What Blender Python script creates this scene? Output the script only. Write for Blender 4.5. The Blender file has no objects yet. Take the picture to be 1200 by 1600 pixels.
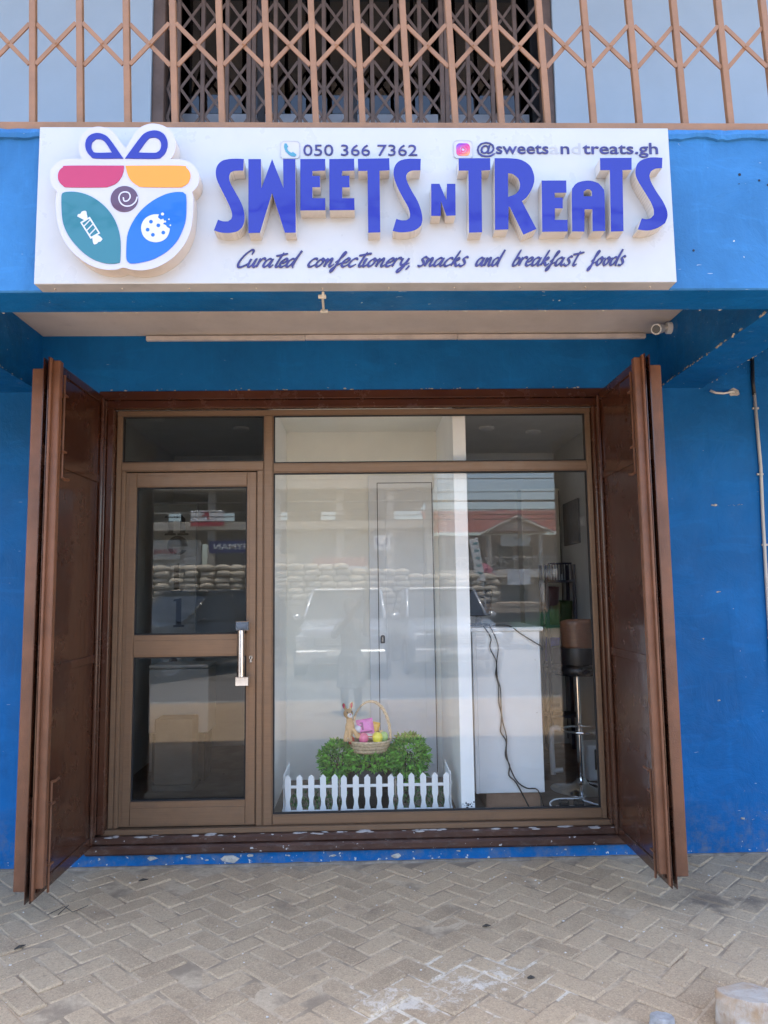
import bpy, bmesh, math, random
from mathutils import Vector, Matrix
from mathutils.geometry import tessellate_polygon
from mathutils import noise as mnoise

random.seed(7)
SC = bpy.context.scene
COL = SC.collection
R = math.radians

# ------------------------------------------------------------------ camera
cam_d = bpy.data.cameras.new('camera')
cam = bpy.data.objects.new('camera', cam_d)
COL.objects.link(cam)
SC.camera = cam
yaw, pitch, roll = R(1.43), R(6.094), R(-0.776)
fw = Vector((math.sin(yaw) * math.cos(pitch), math.cos(yaw) * math.cos(pitch), math.sin(pitch)))
rt = Vector((math.cos(yaw), -math.sin(yaw), 0))
up = rt.cross(fw)
rt2 = rt * math.cos(roll) + up * math.sin(roll)
up2 = up * math.cos(roll) - rt * math.sin(roll)
m = Matrix((rt2, up2, -fw)).transposed().to_4x4()
m.translation = Vector((0, -4.3014, 1.5))
cam.matrix_world = m
cam_d.sensor_fit = 'HORIZONTAL'
cam_d.sensor_width = 36
cam_d.lens = 36 * 1155 / 1200
cam_d.clip_start = 0.02
cam_d.clip_end = 2000
SC.render.resolution_x, SC.render.resolution_y = 768, 1024

# ------------------------------------------------------------------ sky, sun, exposure
SUN_EL, SUN_AZ = R(75.5), R(8)      # high sun standing behind the shop building
w = bpy.data.worlds.new('World')
SC.world = w
w.use_nodes = True
nt = w.node_tree
nt.nodes.clear()
sky = nt.nodes.new('ShaderNodeTexSky')
sky.sky_type = 'NISHITA'
sky.sun_disc = False
sky.sun_elevation = SUN_EL
sky.sun_rotation = SUN_AZ
sky.air_density = 1.0
sky.dust_density = 2.5
sky.ozone_density = 1.0
bg = nt.nodes.new('ShaderNodeBackground')
bg.inputs['Strength'].default_value = 0.15
wo = nt.nodes.new('ShaderNodeOutputWorld')
nt.links.new(sky.outputs[0], bg.inputs[0])
nt.links.new(bg.outputs[0], wo.inputs[0])
sd = bpy.data.lights.new('sun', 'SUN')
sd.energy = 2.1
sd.angle = R(0.6)
sd.color = (1, 0.95, 0.87)
sun = bpy.data.objects.new('sun', sd)
COL.objects.link(sun)
# light travels towards the street (-Y) and down
to_sun = Vector((math.sin(SUN_AZ) * math.cos(SUN_EL), math.cos(SUN_AZ) * math.cos(SUN_EL), math.sin(SUN_EL)))
sun.rotation_euler = to_sun.to_track_quat('Z', 'Y').to_euler()
sun.location = (0, 0, 20)
SC.view_settings.view_transform = 'Standard'
SC.view_settings.look = 'None'
SC.view_settings.gamma = 1
SC.view_settings.use_curve_mapping = False
SC.view_settings.exposure = 2.54
SC.render.engine = 'CYCLES'
SC.cycles.max_bounces = 10
SC.cycles.diffuse_bounces = 5
SC.cycles.transparent_max_bounces = 16

# ------------------------------------------------------------------ helpers
def S(r, g, b):
    def f(v):
        v /= 255
        return v / 12.92 if v <= 0.04045 else ((v + 0.055) / 1.055) ** 2.4
    return (f(r), f(g), f(b))

ORIG = {}     # world offset of each root

def tag(o, label=None, cat=None, group=None, kind=None):
    if label: o['label'] = label
    if cat: o['category'] = cat
    if group: o['group'] = group
    if kind: o['kind'] = kind
    return o

def root(name, loc, label=None, cat=None, group=None, kind=None):
    o = bpy.data.objects.new(name, None)
    o.empty_display_size = 0.1
    COL.objects.link(o)
    o.location = loc
    ORIG[o.name] = Vector(loc)
    return tag(o, label, cat, group, kind)

class MB:
    """collects geometry in world coordinates"""
    def __init__(s):
        s.v = []; s.f = []; s.m = []
    def add(s, vs, fs, mi=0):
        n = len(s.v)
        s.v += [tuple(v) for v in vs]
        s.f += [tuple(i + n for i in f) for f in fs]
        s.m += [mi] * len(fs)
        return s
    def box(s, x0, x1, y0, y1, z0, z1, b=0.0, mi=0):
        if x0 > x1: x0, x1 = x1, x0
        if y0 > y1: y0, y1 = y1, y0
        if z0 > z1: z0, z1 = z1, z0
        if b <= 0:
            vs = [(x, y, z) for z in (z0, z1) for y in (y0, y1) for x in (x0, x1)]
            return s.add(vs, [(0, 2, 3, 1), (4, 5, 7, 6), (0, 1, 5, 4), (2, 6, 7, 3), (0, 4, 6, 2), (1, 3, 7, 5)], mi)
        b = min(b, (x1 - x0) * .45, (y1 - y0) * .45, (z1 - z0) * .45)
        vs = []; idx = {}
        X = (x0, x1); Y = (y0, y1); Z = (z0, z1)
        for i in (0, 1):
            for j in (0, 1):
                for k in (0, 1):
                    px, py, pz = X[i], Y[j], Z[k]
                    ix, iy, iz = px + (b if i == 0 else -b), py + (b if j == 0 else -b), pz + (b if k == 0 else -b)
                    idx[i, j, k, 0] = len(vs); vs.append((px, iy, iz))
                    idx[i, j, k, 1] = len(vs); vs.append((ix, py, iz))
                    idx[i, j, k, 2] = len(vs); vs.append((ix, iy, pz))
        fs = []
        for i in (0, 1):
            fs.append([idx[i, 0, 0, 0], idx[i, 1, 0, 0], idx[i, 1, 1, 0], idx[i, 0, 1, 0]][::1 if i else -1])
            fs.append([idx[0, i, 0, 1], idx[0, i, 1, 1], idx[1, i, 1, 1], idx[1, i, 0, 1]][::1 if i else -1])
            fs.append([idx[0, 0, i, 2], idx[1, 0, i, 2], idx[1, 1, i, 2], idx[0, 1, i, 2]][::1 if i else -1])
        for i in (0, 1):
            for j in (0, 1):
                fl = (i + j) % 2
                fs.append([idx[i, j, 0, 0], idx[i, j, 1, 0], idx[i, j, 1, 1], idx[i, j, 0, 1]][::-1 if not fl else 1])
                fs.append([idx[i, 0, j, 0], idx[i, 1, j, 0], idx[i, 1, j, 2], idx[i, 0, j, 2]][::1 if not fl else -1])
                fs.append([idx[0, i, j, 1], idx[1, i, j, 1], idx[1, i, j, 2], idx[0, i, j, 2]][::-1 if not fl else 1])
                for k in (0, 1):
                    t = [idx[i, j, k, 0], idx[i, j, k, 1], idx[i, j, k, 2]]
                    fs.append(t if (i + j + k) % 2 else t[::-1])
        return s.add(vs, fs, mi)
    def tube(s, pts, r, n=8, mi=0, cap=True):
        pts = [Vector(p) for p in pts]
        rs = r if isinstance(r, (list, tuple)) else [r] * len(pts)
        vs = []; fs = []
        a = None
        for i, p in enumerate(pts):
            t = (pts[min(i + 1, len(pts) - 1)] - pts[max(i - 1, 0)])
            t = t.normalized() if t.length > 1e-9 else Vector((0, 0, 1))
            if a is None:
                a = t.cross(Vector((0, 0, 1)))
                if a.length < .05: a = t.cross(Vector((0, 1, 0)))
                a.normalize()
            else:
                a = (a - t * a.dot(t))
                a = a.normalized() if a.length > 1e-6 else t.orthogonal().normalized()
            b = t.cross(a)
            for k in range(n):
                q = 2 * math.pi * k / n
                vs.append(p + (a * math.cos(q) + b * math.sin(q)) * rs[i])
        for i in range(len(pts) - 1):
            for k in range(n):
                fs.append((i * n + k, i * n + (k + 1) % n, (i + 1) * n + (k + 1) % n, (i + 1) * n + k))
        if cap:
            fs.append(tuple(range(n))[::-1])
            fs.append(tuple((len(pts) - 1) * n + k for k in range(n)))
        return s.add(vs, fs, mi)
    def lathe(s, prof, c=(0, 0, 0), n=24, mi=0, axis='z'):
        vs = []; fs = []
        for r, h in prof:
            for k in range(n):
                q = 2 * math.pi * k / n
                x, y = r * math.cos(q), r * math.sin(q)
                p = (x, y, h) if axis == 'z' else ((h, x, y) if axis == 'x' else (x, h, y))
                vs.append((p[0] + c[0], p[1] + c[1], p[2] + c[2]))
        for i in range(len(prof) - 1):
            for k in range(n):
                fs.append((i * n + k, i * n + (k + 1) % n, (i + 1) * n + (k + 1) % n, (i + 1) * n + k))
        fs.append(tuple(range(n))[::-1])
        fs.append(tuple((len(prof) - 1) * n + k for k in range(n)))
        return s.add(vs, fs, mi)
    def poly(s, loops, yf, yb, mi=0, mside=None, back=False):
        """outline(s) in the XZ plane, extruded from yf (towards the street) to yb"""
        ls = [[Vector((p[0], p[1], 0)) for p in l] for l in loops]
        tris = tessellate_polygon(ls)
        flat = [p for l in ls for p in l]
        vs = [(p.x, yf, p.y) for p in flat]
        fs = []
        for t in tris:
            a, b, c = (flat[i] for i in t)
            cr = (b.x - a.x) * (c.y - a.y) - (b.y - a.y) * (c.x - a.x)
            fs.append(tuple(t) if cr > 0 else tuple(t)[::-1])
        s.add(vs, fs, mi)
        if back:
            s.add([(p.x, yb, p.y) for p in flat], [f[::-1] for f in fs], mi if mside is None else mside)
        for li, l in enumerate(ls):
            ar = sum(l[i].x * l[(i + 1) % len(l)].y - l[(i + 1) % len(l)].x * l[i].y for i in range(len(l)))
            ccw = ar > 0
            if li > 0: ccw = not ccw
            k = len(l)
            vs = [(p.x, yf, p.y) for p in l] + [(p.x, yb, p.y) for p in l]
            q = [(i, i + k, (i + 1) % k + k, (i + 1) % k) for i in range(k)]
            if not ccw: q = [f[::-1] for f in q]
            s.add(vs, q, mi if mside is None else mside)
        return s
    def quad(s, a, b, c, d, mi=0):
        return s.add([a, b, c, d], [(0, 1, 2, 3)], mi)
    def sphere(s, c, rx, ry=None, rz=None, n=12, rings=8, mi=0, rot=None):
        ry = rx if ry is None else ry; rz = rx if rz is None else rz
        vs = []; fs = []
        for i in range(rings + 1):
            t = math.pi * i / rings
            for k in range(n):
                q = 2 * math.pi * k / n
                p = Vector((rx * math.sin(t) * math.cos(q), ry * math.sin(t) * math.sin(q), rz * math.cos(t)))
                if rot: p = rot @ p
                vs.append(p + Vector(c))
        for i in range(rings):
            for k in range(n):
                fs.append((i * n + k, (i + 1) * n + k, (i + 1) * n + (k + 1) % n, i * n + (k + 1) % n))
        return s.add(vs, fs, mi)
    def mesh(s, name, off=Vector((0, 0, 0)), mats=(), smooth=False, fix=False):
        me = bpy.data.meshes.new(name)
        me.from_pydata([(v[0] - off[0], v[1] - off[1], v[2] - off[2]) for v in s.v], [], s.f)
        for mt in mats: me.materials.append(mt)
        for p, i in zip(me.polygons, s.m):
            p.material_index = i
            p.use_smooth = smooth
        if fix:
            bm = bmesh.new(); bm.from_mesh(me)
            bmesh.ops.remove_doubles(bm, verts=bm.verts, dist=1e-5)
            bmesh.ops.recalc_face_normals(bm, faces=bm.faces)
            bm.to_mesh(me); bm.free()
        me.update()
        return me
    def obj(s, name, mat, parent=None, smooth=False, fix=False, label=None, cat=None, group=None, kind=None, loc=None):
        """one mesh object; world-space vertices are stored relative to the parent's place"""
        mats = mat if isinstance(mat, (list, tuple)) else [mat]
        if parent is not None: off = ORIG[parent.name]
        else: off = Vector(loc) if loc is not None else Vector((0, 0, 0))
        me = s.mesh(name, off, mats, smooth, fix)
        o = bpy.data.objects.new(name, me)
        COL.objects.link(o)
        if parent is not None:
            o.parent = parent
        else:
            o.location = off
        ORIG[o.name] = off
        return tag(o, label, cat, group, kind)

def copy_tree(o, parent=None):
    c = o.copy(); COL.objects.link(c); c.parent = parent
    for ch in o.children: copy_tree(ch, c)
    return c

def auto_smooth(o, ang=35):
    me = o.data
    for p in me.polygons: p.use_smooth = True
    try: me.set_sharp_from_angle(angle=R(ang))
    except Exception: pass
    return o

def remeshed(o, voxel, smooth_it=6, fac=.5):
    """replace the mesh by its voxel union, smoothed: one continuous skin"""
    md = o.modifiers.new('r', 'REMESH'); md.mode = 'VOXEL'; md.voxel_size = voxel
    ms = o.modifiers.new('s', 'SMOOTH'); ms.iterations = smooth_it; ms.factor = fac
    bpy.context.view_layer.update()
    dg = bpy.context.evaluated_depsgraph_get()
    me = bpy.data.meshes.new_from_object(o.evaluated_get(dg))
    old = o.data
    o.modifiers.clear(); o.data = me
    if not me.materials:
        for mt in old.materials: me.materials.append(mt)
    for p in me.polygons: p.use_smooth = True
    return o

def text_mesh(body, width=None, height=None, x0=0, z0=0, y=0, depth=.003, bold=0.0, mirror=False):
    """text from the built-in font as MB geometry in the XZ plane, front at y, fitted into a width"""
    cu = bpy.data.curves.new('t', 'FONT'); cu.body = body; cu.size = 1; cu.extrude = .5; cu.resolution_u = 3; cu.offset = bold
    o = bpy.data.objects.new('t', cu); COL.objects.link(o)
    bpy.context.view_layer.update()
    dg = bpy.context.evaluated_depsgraph_get()
    me = bpy.data.meshes.new_from_object(o.evaluated_get(dg))
    vs = [v.co.copy() for v in me.vertices]; fs = [tuple(p.vertices) for p in me.polygons]
    bpy.data.objects.remove(o); bpy.data.curves.remove(cu); bpy.data.meshes.remove(me)
    mnx = min(v.x for v in vs); mxx = max(v.x for v in vs); mny = min(v.y for v in vs); mxy = max(v.y for v in vs)
    sx = width / (mxx - mnx) if width else None
    sy = height / .73 if height else sx
    if sx is None: sx = sy
    b = MB()
    out = []
    for v in vs:
        xx = (v.x - mnx) * sx
        if mirror: xx = (mxx - mnx) * sx - xx
        out.append((x0 + xx, y + (0 if v.z > 0 else depth), z0 + v.y * sy))
    b.add(out, fs)
    return b

def smooth_loop(l, sharp=40, sub=4):
    """rounds a traced outline but keeps its corners"""
    n = len(l); P = [Vector(p) for p in l]
    corner = []
    for i in range(n):
        a = (P[i] - P[i - 1]); b = (P[(i + 1) % n] - P[i])
        corner.append(a.length == 0 or b.length == 0 or abs(a.angle_signed(b, 0)) > R(sharp))
    out = []
    for i in range(n):
        p1, p2 = P[i], P[(i + 1) % n]
        out.append(tuple(p1))
        if corner[i] and corner[(i + 1) % n]: continue
        p0 = P[i - 1] if not corner[i] else p1 - (p2 - p1) * .6
        p3 = P[(i + 2) % n] if not corner[(i + 1) % n] else p2 + (p2 - p1) * .6
        for k in range(1, sub):
            t = k / sub
            q = .5 * ((2 * p1) + (p2 - p0) * t + (2 * p0 - 5 * p1 + 4 * p2 - p3) * t * t + (3 * p1 - p0 - 3 * p2 + p3) * t ** 3)
            out.append(tuple(q))
    return out

def spline(pts, sub=6):
    P = [Vector(p) for p in pts]; out = []
    for i in range(len(P) - 1):
        p0 = P[max(i - 1, 0)]; p1 = P[i]; p2 = P[i + 1]; p3 = P[min(i + 2, len(P) - 1)]
        for k in range(sub):
            t = k / sub
            out.append(.5 * ((2 * p1) + (p2 - p0) * t + (2 * p0 - 5 * p1 + 4 * p2 - p3) * t * t + (3 * p1 - p0 - 3 * p2 + p3) * t ** 3))
    out.append(P[-1])
    return out

# ------------------------------------------------------------------ materials
class NT:
    def __init__(s, name):
        s.mat = bpy.data.materials.new(name); s.mat.use_nodes = True
        s.t = s.mat.node_tree; s.n = s.t.nodes
        s.b = s.n['Principled BSDF']
        s.geo = s.n.new('ShaderNodeNewGeometry')
        s.pos = s.geo.outputs['Position']
    def link(s, a, b): s.t.links.new(a, b)
    def val(s, sock, v):
        if hasattr(v, 'links') or hasattr(v, 'is_output'): s.link(v, sock)
        else: sock.default_value = v
    def noise(s, scale, detail=4, rough=.6, vec=None, dist=0.0):
        n = s.n.new('ShaderNodeTexNoise'); n.inputs['Scale'].default_value = scale
        n.inputs['Detail'].default_value = detail; n.inputs['Roughness'].default_value = rough
        n.inputs['Distortion'].default_value = dist
        s.link(vec or s.pos, n.inputs['Vector']); return n.outputs['Fac']
    def mapping(s, scale=(1, 1, 1), rot=(0, 0, 0), loc=(0, 0, 0), vec=None):
        n = s.n.new('ShaderNodeMapping'); n.inputs['Scale'].default_value = scale
        n.inputs['Rotation'].default_value = rot; n.inputs['Location'].default_value = loc
        s.link(vec or s.pos, n.inputs['Vector']); return n.outputs[0]
    def ramp(s, fac, a, b, va=0.0, vb=1.0):
        n = s.n.new('ShaderNodeMapRange'); n.interpolation_type = 'SMOOTHSTEP'
        n.inputs['From Min'].default_value = a; n.inputs['From Max'].default_value = b
        n.inputs['To Min'].default_value = va; n.inputs['To Max'].default_value = vb
        s.link(fac, n.inputs['Value']); return n.outputs[0]
    def math(s, op, a, b=0.0, c=0.0):
        n = s.n.new('ShaderNodeMath'); n.operation = op
        for i, v in enumerate((a, b, c)): s.val(n.inputs[i], v)
        return n.outputs[0]
    def mix(s, fac, a, b):
        n = s.n.new('ShaderNodeMix'); n.data_type = 'RGBA'
        s.val(n.inputs[0], fac)
        for i, v in ((6, a), (7, b)):
            if isinstance(v, tuple): n.inputs[i].default_value = (*v[:3], 1)
            else: s.link(v, n.inputs[i])
        return n.outputs[2]
    def sep(s, vec=None):
        n = s.n.new('ShaderNodeSeparateXYZ'); s.link(vec or s.pos, n.inputs[0]); return n.outputs
    def bump(s, h, strength=.3, dist=.01):
        n = s.n.new('ShaderNodeBump'); n.inputs['Strength'].default_value = strength
        n.inputs['Distance'].default_value = dist
        s.link(h, n.inputs['Height'])
        prev = s.b.inputs['Normal'].links
        if prev: s.link(prev[0].from_socket, n.inputs['Normal'])
        s.link(n.outputs[0], s.b.inputs['Normal'])
    def col(s, c): s.val(s.b.inputs['Base Color'], c if not isinstance(c, tuple) else (*c[:3], 1))
    def rough(s, v): s.val(s.b.inputs['Roughness'], v)

def mul(c, k): return tuple(min(x * k, 1) for x in c)

def pm(name, c, rough=.55, metal=0.0, var=.12, scale=5, bump=.0, bscale=60, dirt=0.0, dirtcol=(.12, .10, .085), coat=0.0, spec=None):
    """painted / plain surface with slight unevenness of tone and gloss"""
    t = NT(name)
    n1 = t.noise(scale, 5, .65)
    base = t.mix(t.ramp(n1, .3, .7), mul(c, 1 - var), mul(c, 1 + var))
    if dirt > 0:
        d = t.ramp(t.noise(scale * 2.3, 8, .75), .5, .78)
        base = t.mix(t.math('MULTIPLY', d, dirt), base, dirtcol)
    t.col(base)
    t.b.inputs['Metallic'].default_value = metal
    t.rough(t.ramp(t.noise(scale * 3, 4), .25, .75, max(rough - .08, .03), min(rough + .1, 1)))
    if coat: t.b.inputs['Coat Weight'].default_value = coat
    if spec is not None: t.b.inputs['Specular IOR Level'].default_value = spec
    if bump > 0: t.bump(t.noise(bscale, 3), bump, .004)
    return t.mat

def emit(name, c, k):
    t = NT(name); t.col((0, 0, 0)); t.b.inputs['Emission Color'].default_value = (*c, 1); t.b.inputs['Emission Strength'].default_value = k
    return t.mat

def make_blue(name, base, chips=True):
    t = NT(name)
    big = t.noise(1.3, 5, .7)
    c = t.mix(t.ramp(big, .3, .72), mul(base, .82), mul(base, 1.15))
    st = t.noise(9, 6, .7, vec=t.mapping((1, 1, .18)))
    c = t.mix(t.ramp(st, .56, .8, 0, .35), c, mul(base, 1.9))
    st2 = t.noise(5, 6, .75, vec=t.mapping((1, 1, .5), loc=(3, 1, 7)))
    c = t.mix(t.ramp(st2, .55, .8, 0, .55), c, mul(base, .5))
    drip = t.noise(7, 5, .7, vec=t.mapping((3.2, 3.2, .22), loc=(1, 4, 2)))
    c = t.mix(t.ramp(drip, .57, .75, 0, .30), c, mul(base, 1.5))
    tr = t.noise(3.5, 4, .6, vec=t.mapping((.6, 1, 2.2), rot=(0, .35, 0)), dist=1.2)
    c = t.mix(t.ramp(tr, .55, .62, 0, .16), c, mul(base, 1.6))
    if chips:
        z = t.sep()[2]
        near = t.ramp(z, 0.0, .14, .1, 0.0)          # splashed and knocked foot of the wall
        k = t.ramp(t.math('ADD', t.noise(34, 3, .55), near), .74, .76)
        c = t.mix(k, c, (.62, .6, .56))
        foot = t.math('MULTIPLY', t.ramp(z, 0, .45, .55, 0), t.ramp(t.noise(12, 7, .8), .42, .7))
        c = t.mix(foot, c, (.2, .19, .18))
        sc = t.ramp(t.noise(60, 2, .5, vec=t.mapping((.25, 1, 1.6), rot=(0, .5, 0))), .745, .76, 0, .55)
        c = t.mix(sc, c, (.5, .56, .62))
    t.col(c)
    t.rough(t.ramp(t.noise(7, 5), .3, .7, .42, .62))
    t.b.inputs['Specular IOR Level'].default_value = .2
    t.bump(t.noise(4, 7, .72, dist=.4), .55, .02)
    t.bump(t.noise(120, 3), .15, .002)
    return t.mat

M = {}
M['blue'] = make_blue('blue_wall_paint', (.004, .122, .355))
M['blue_light'] = make_blue('paler_blue_fascia_paint', (.036, .172, .40))  # paler blue for the front beam's street face and the cement ledges
M['soffit'] = pm('soffit_plaster', (.60, .54, .50), .8, var=.06, scale=3, bump=.2, dirt=.15)
def gloss_brown():
    t = NT('brown_gloss_paint')
    c = t.mix(t.ramp(t.noise(1.6, 4), .3, .7), (.058, .019, .0095), (.080, .027, .0135))
    dust = t.ramp(t.noise(6, 7, .75, vec=t.mapping((1.5, 1.5, .25))), .55, .82, 0, .2)
    c = t.mix(dust, c, (.15, .10, .072))
    z = t.sep()[2]
    foot = t.math('MULTIPLY', t.ramp(z, .1, .7, .5, 0), t.ramp(t.noise(9, 7, .8), .4, .7))
    c = t.mix(foot, c, (.13, .10, .078))
    sc = t.ramp(t.noise(46, 3, .6, vec=t.mapping((1, 1.2, .35), rot=(.4, 0, 0))), .715, .735, 0, .5)
    c = t.mix(sc, c, (.22, .16, .13))
    t.col(c); t.rough(t.ramp(t.noise(5, 6, .7), .3, .75, .14, .34))
    t.b.inputs['Coat Weight'].default_value = .2
    t.bump(t.noise(3.2, 3), .22, .03); t.bump(t.noise(70, 3), .08, .002)
    return t.mat
M['brown'] = gloss_brown()
M['brown_lit'] = pm('lit_brown_stile_paint', (.185, .075, .036), .42, var=.2, scale=5, bump=.5, bscale=160, dirt=.2, dirtcol=(.13, .09, .065))  # lighter copy of the shutter brown, frontal light put into its colour
def worn_brown():
    t = NT('worn_brown_paint')
    c = t.mix(t.ramp(t.noise(6, 5), .3, .7), (.055, .022, .013), (.085, .036, .021))
    g = t.ramp(t.noise(16, 8, .8, vec=t.mapping((.6, 1, 1.4))), .50, .72, 0, .75)
    c = t.mix(g, c, (.15, .12, .105))
    z = t.sep()[2]
    k = t.ramp(t.math('ADD', t.noise(23, 4, .6), t.ramp(z, .1, .25, .04, -.02)), .70, .73)
    c = t.mix(k, c, (.55, .52, .49))
    t.col(c); t.rough(.55); t.bump(t.noise(30, 5), .5, .006)
    return t.mat
M['brown_worn'] = worn_brown()
def alu():
    t = NT('bronze_aluminium')
    c = t.mix(t.noise(240, 2, .5, vec=t.mapping((.02, 1, 1))), (.205, .125, .074), (.275, .172, .104))
    d = t.ramp(t.noise(7, 8, .75), .5, .75, 0, .3)
    c = t.mix(d, c, (.11, .085, .07))
    t.col(c); t.b.inputs['Metallic'].default_value = .45
    t.rough(t.ramp(t.noise(20, 4), .3, .7, .36, .5))
    return t.mat
M['alu'] = alu()
M['gasket'] = pm('black_rubber_gasket', (.012, .012, .013), .6)
M['tan'] = pm('tan_metal_paint', (.29, .142, .068), .5, var=.12, scale=7, bump=.3, bscale=70, dirt=.35, dirtcol=(.17, .10, .07))
M['gate'] = pm('dark_brown_gate_paint', (.105, .066, .052), .55, var=.2, scale=8, dirt=.4, dirtcol=(.14, .1, .09))
M['upper_wall'] = pm('pale_blue_wall_paint', (.32, .40, .49), .6, var=.05, scale=1.2, bump=.1, dirt=.08, dirtcol=(.3, .33, .36))
M['white_sign'] = pm('white_composite_panel', (.50, .51, .525), .32, var=.03, scale=3, dirt=.05, dirtcol=(.5, .5, .5))
M['sign_edge'] = pm('sign_grey_edge', (.42, .42, .43), .5)
M['white'] = pm('white_plaster', (.88, .88, .86), .65, var=.04, scale=2, bump=.1)
M['cream'] = pm('cream_plaster', (.85, .84, .77), .65, var=.04, scale=2)
M['laminate'] = pm('pale_grey_laminate', (.74, .76, .77), .5, var=.03, scale=2)
M['counter'] = pm('white_laminate', (.80, .81, .80), .4, var=.03, scale=3)
M['chrome'] = pm('chrome', (.82, .82, .82), .08, 1.0, var=.02)
M['steel'] = pm('brushed_steel', (.6, .59, .57), .25, 1.0, var=.05)
M['black'] = pm('black_plastic', (.012, .012, .013), .4, var=.1)
M['wood'] = pm('plinth_wood', (.30, .17, .10), .5, var=.2, scale=9)
M['white_plastic'] = pm('white_plastic', (.78, .78, .77), .4, var=.03)
M['beige_pvc'] = pm('beige_pvc', (.58, .53, .46), .5, var=.1, scale=8)
M['trunk_pvc'] = pm('trunking_pvc', (.55, .50, .48), .5, var=.15, scale=6)
M['cable_w'] = pm('white_cable', (.66, .62, .55), .5)

def glass(name, tint, f0):
    t = NT(name)
    t.n.remove(t.b)
    out = [n for n in t.n if n.type == 'OUTPUT_MATERIAL'][0]
    tr = t.n.new('ShaderNodeBsdfTransparent'); tr.inputs[0].default_value = (*tint, 1)
    gl = t.n.new('ShaderNodeBsdfGlossy'); gl.inputs['Roughness'].default_value = 0.0
    gl.inputs['Color'].default_value = (.97, .985, 1, 1)
    dp = t.n.new('ShaderNodeVectorMath'); dp.operation = 'DOT_PRODUCT'
    t.link(t.geo.outputs['Normal'], dp.inputs[0]); t.link(t.geo.outputs['Incoming'], dp.inputs[1])
    c = t.math('SUBTRACT', 1.0, t.math('ABSOLUTE', dp.outputs['Value']))
    fr = t.math('MULTIPLY_ADD', t.math('POWER', c, 5.0), 1 - f0, f0)
    mx = t.n.new('ShaderNodeMixShader')
    t.link(fr, mx.inputs[0]); t.link(tr.outputs[0], mx.inputs[1]); t.link(gl.outputs[0], mx.inputs[2])
    t.link(mx.outputs[0], out.inputs[0])
    return t.mat
M['glass'] = glass('window_glass', (.995, 1, .995), .034)
M['glass_door'] = glass('tinted_door_glass', (.80, .81, .80), .040)

# ================================================================== GROUND
def paver_mat():
    t = NT('concrete_paver')
    at = t.n.new('ShaderNodeAttribute'); at.attribute_name = 'tone'
    tone = at.outputs['Fac']
    c = t.mix(tone, (.355, .24, .142), (.49, .34, .205))
    c = t.mix(t.ramp(t.noise(2.2, 6, .7), .35, .7, 0, .75), c, (.53, .378, .23))
    c = t.mix(t.ramp(t.noise(150, 5, .75), .44, .66, 0, .6), c, (.67, .49, .31))
    c = t.mix(t.ramp(t.noise(90, 5, .75, vec=t.mapping(loc=(9, 3, 0))), .5, .7, 0, .5), c, (.17, .12, .08))
    c = t.mix(t.ramp(t.noise(22, 8, .8), .50, .75, 0, .5), c, (.23, .158, .102))
    dk = t.ramp(t.noise(3.1, 5, .65, vec=t.mapping(loc=(5, 2, 0))), .57, .75, 0, .6)
    c = t.mix(dk, c, (.21, .148, .10))
    # uneven dark brown patch by the right shutter
    sp = t.sep()
    def patch(cx, cy, sx, sy, n, lo, hi):
        dx = t.math('MULTIPLY', t.math('SUBTRACT', sp[0], cx), 1 / sx)
        dy = t.math('MULTIPLY', t.math('SUBTRACT', sp[1], cy), 1 / sy)
        d = t.math('ADD', t.math('MULTIPLY', dx, dx), t.math('MULTIPLY', dy, dy))
        return t.ramp(t.math('SUBTRACT', n, t.math('MULTIPLY', d, .22)), lo, hi)
    c = t.mix(t.math('MULTIPLY', patch(1.72, -.62, .22, .16, t.noise(6, 4), .3, .5), .55), c, (.07, .05, .04))
    # spilled cement around the middle
    sm = t.math('MAXIMUM', patch(.42, -1.28, .32, .17, t.noise(17, 9, .8, dist=.5), .455, .56),
                patch(.12, -1.42, .34, .17, t.noise(13, 9, .8, dist=.5), .43, .58))
    c = t.mix(t.math('MULTIPLY', sm, .62), c, (.80, .70, .57))
    fl = t.ramp(t.noise(75, 2, .5), .735, .75)
    c = t.mix(t.math('MULTIPLY', fl, .7), c, (.62, .54, .45))
    t.col(c); t.rough(.9)
    t.bump(t.noise(160, 4, .7), .5, .003)
    t.bump(t.noise(28, 6, .7), .7, .008)
    return t.mat
def sand_mat():
    t = NT('joint_sand')
    sp = t.sep()
    def patch(cx, cy, sx, sy, n, lo, hi):
        dx = t.math('MULTIPLY', t.math('SUBTRACT', sp[0], cx), 1 / sx)
        dy = t.math('MULTIPLY', t.math('SUBTRACT', sp[1], cy), 1 / sy)
        d = t.math('ADD', t.math('MULTIPLY', dx, dx), t.math('MULTIPLY', dy, dy))
        return t.ramp(t.math('SUBTRACT', n, t.math('MULTIPLY', d, .16)), lo, hi)
    c = t.mix(t.noise(60, 6, .7), (.31, .212, .126), (.76, .575, .38))
    c = t.mix(t.ramp(t.noise(6, 5), .4, .65, 0, .7), c, (.22, .155, .10))
    sm = t.math('MAXIMUM', patch(.42, -1.25, .36, .20, t.noise(9, 5, .7), .34, .42), patch(.16, -1.42, .30, .18, t.noise(9, 5, .7), .36, .44))
    c = t.mix(t.math('MULTIPLY', t.math('MULTIPLY', sm, t.ramp(t.noise(30, 5, .7), .3, .6, .2, 1)), .72), c, (.82, .71, .55))
    t.col(c); t.rough(.95); t.bump(t.noise(180, 4), .6, .004)
    return t.mat
M['paver'] = paver_mat(); M['sand'] = sand_mat()

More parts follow.
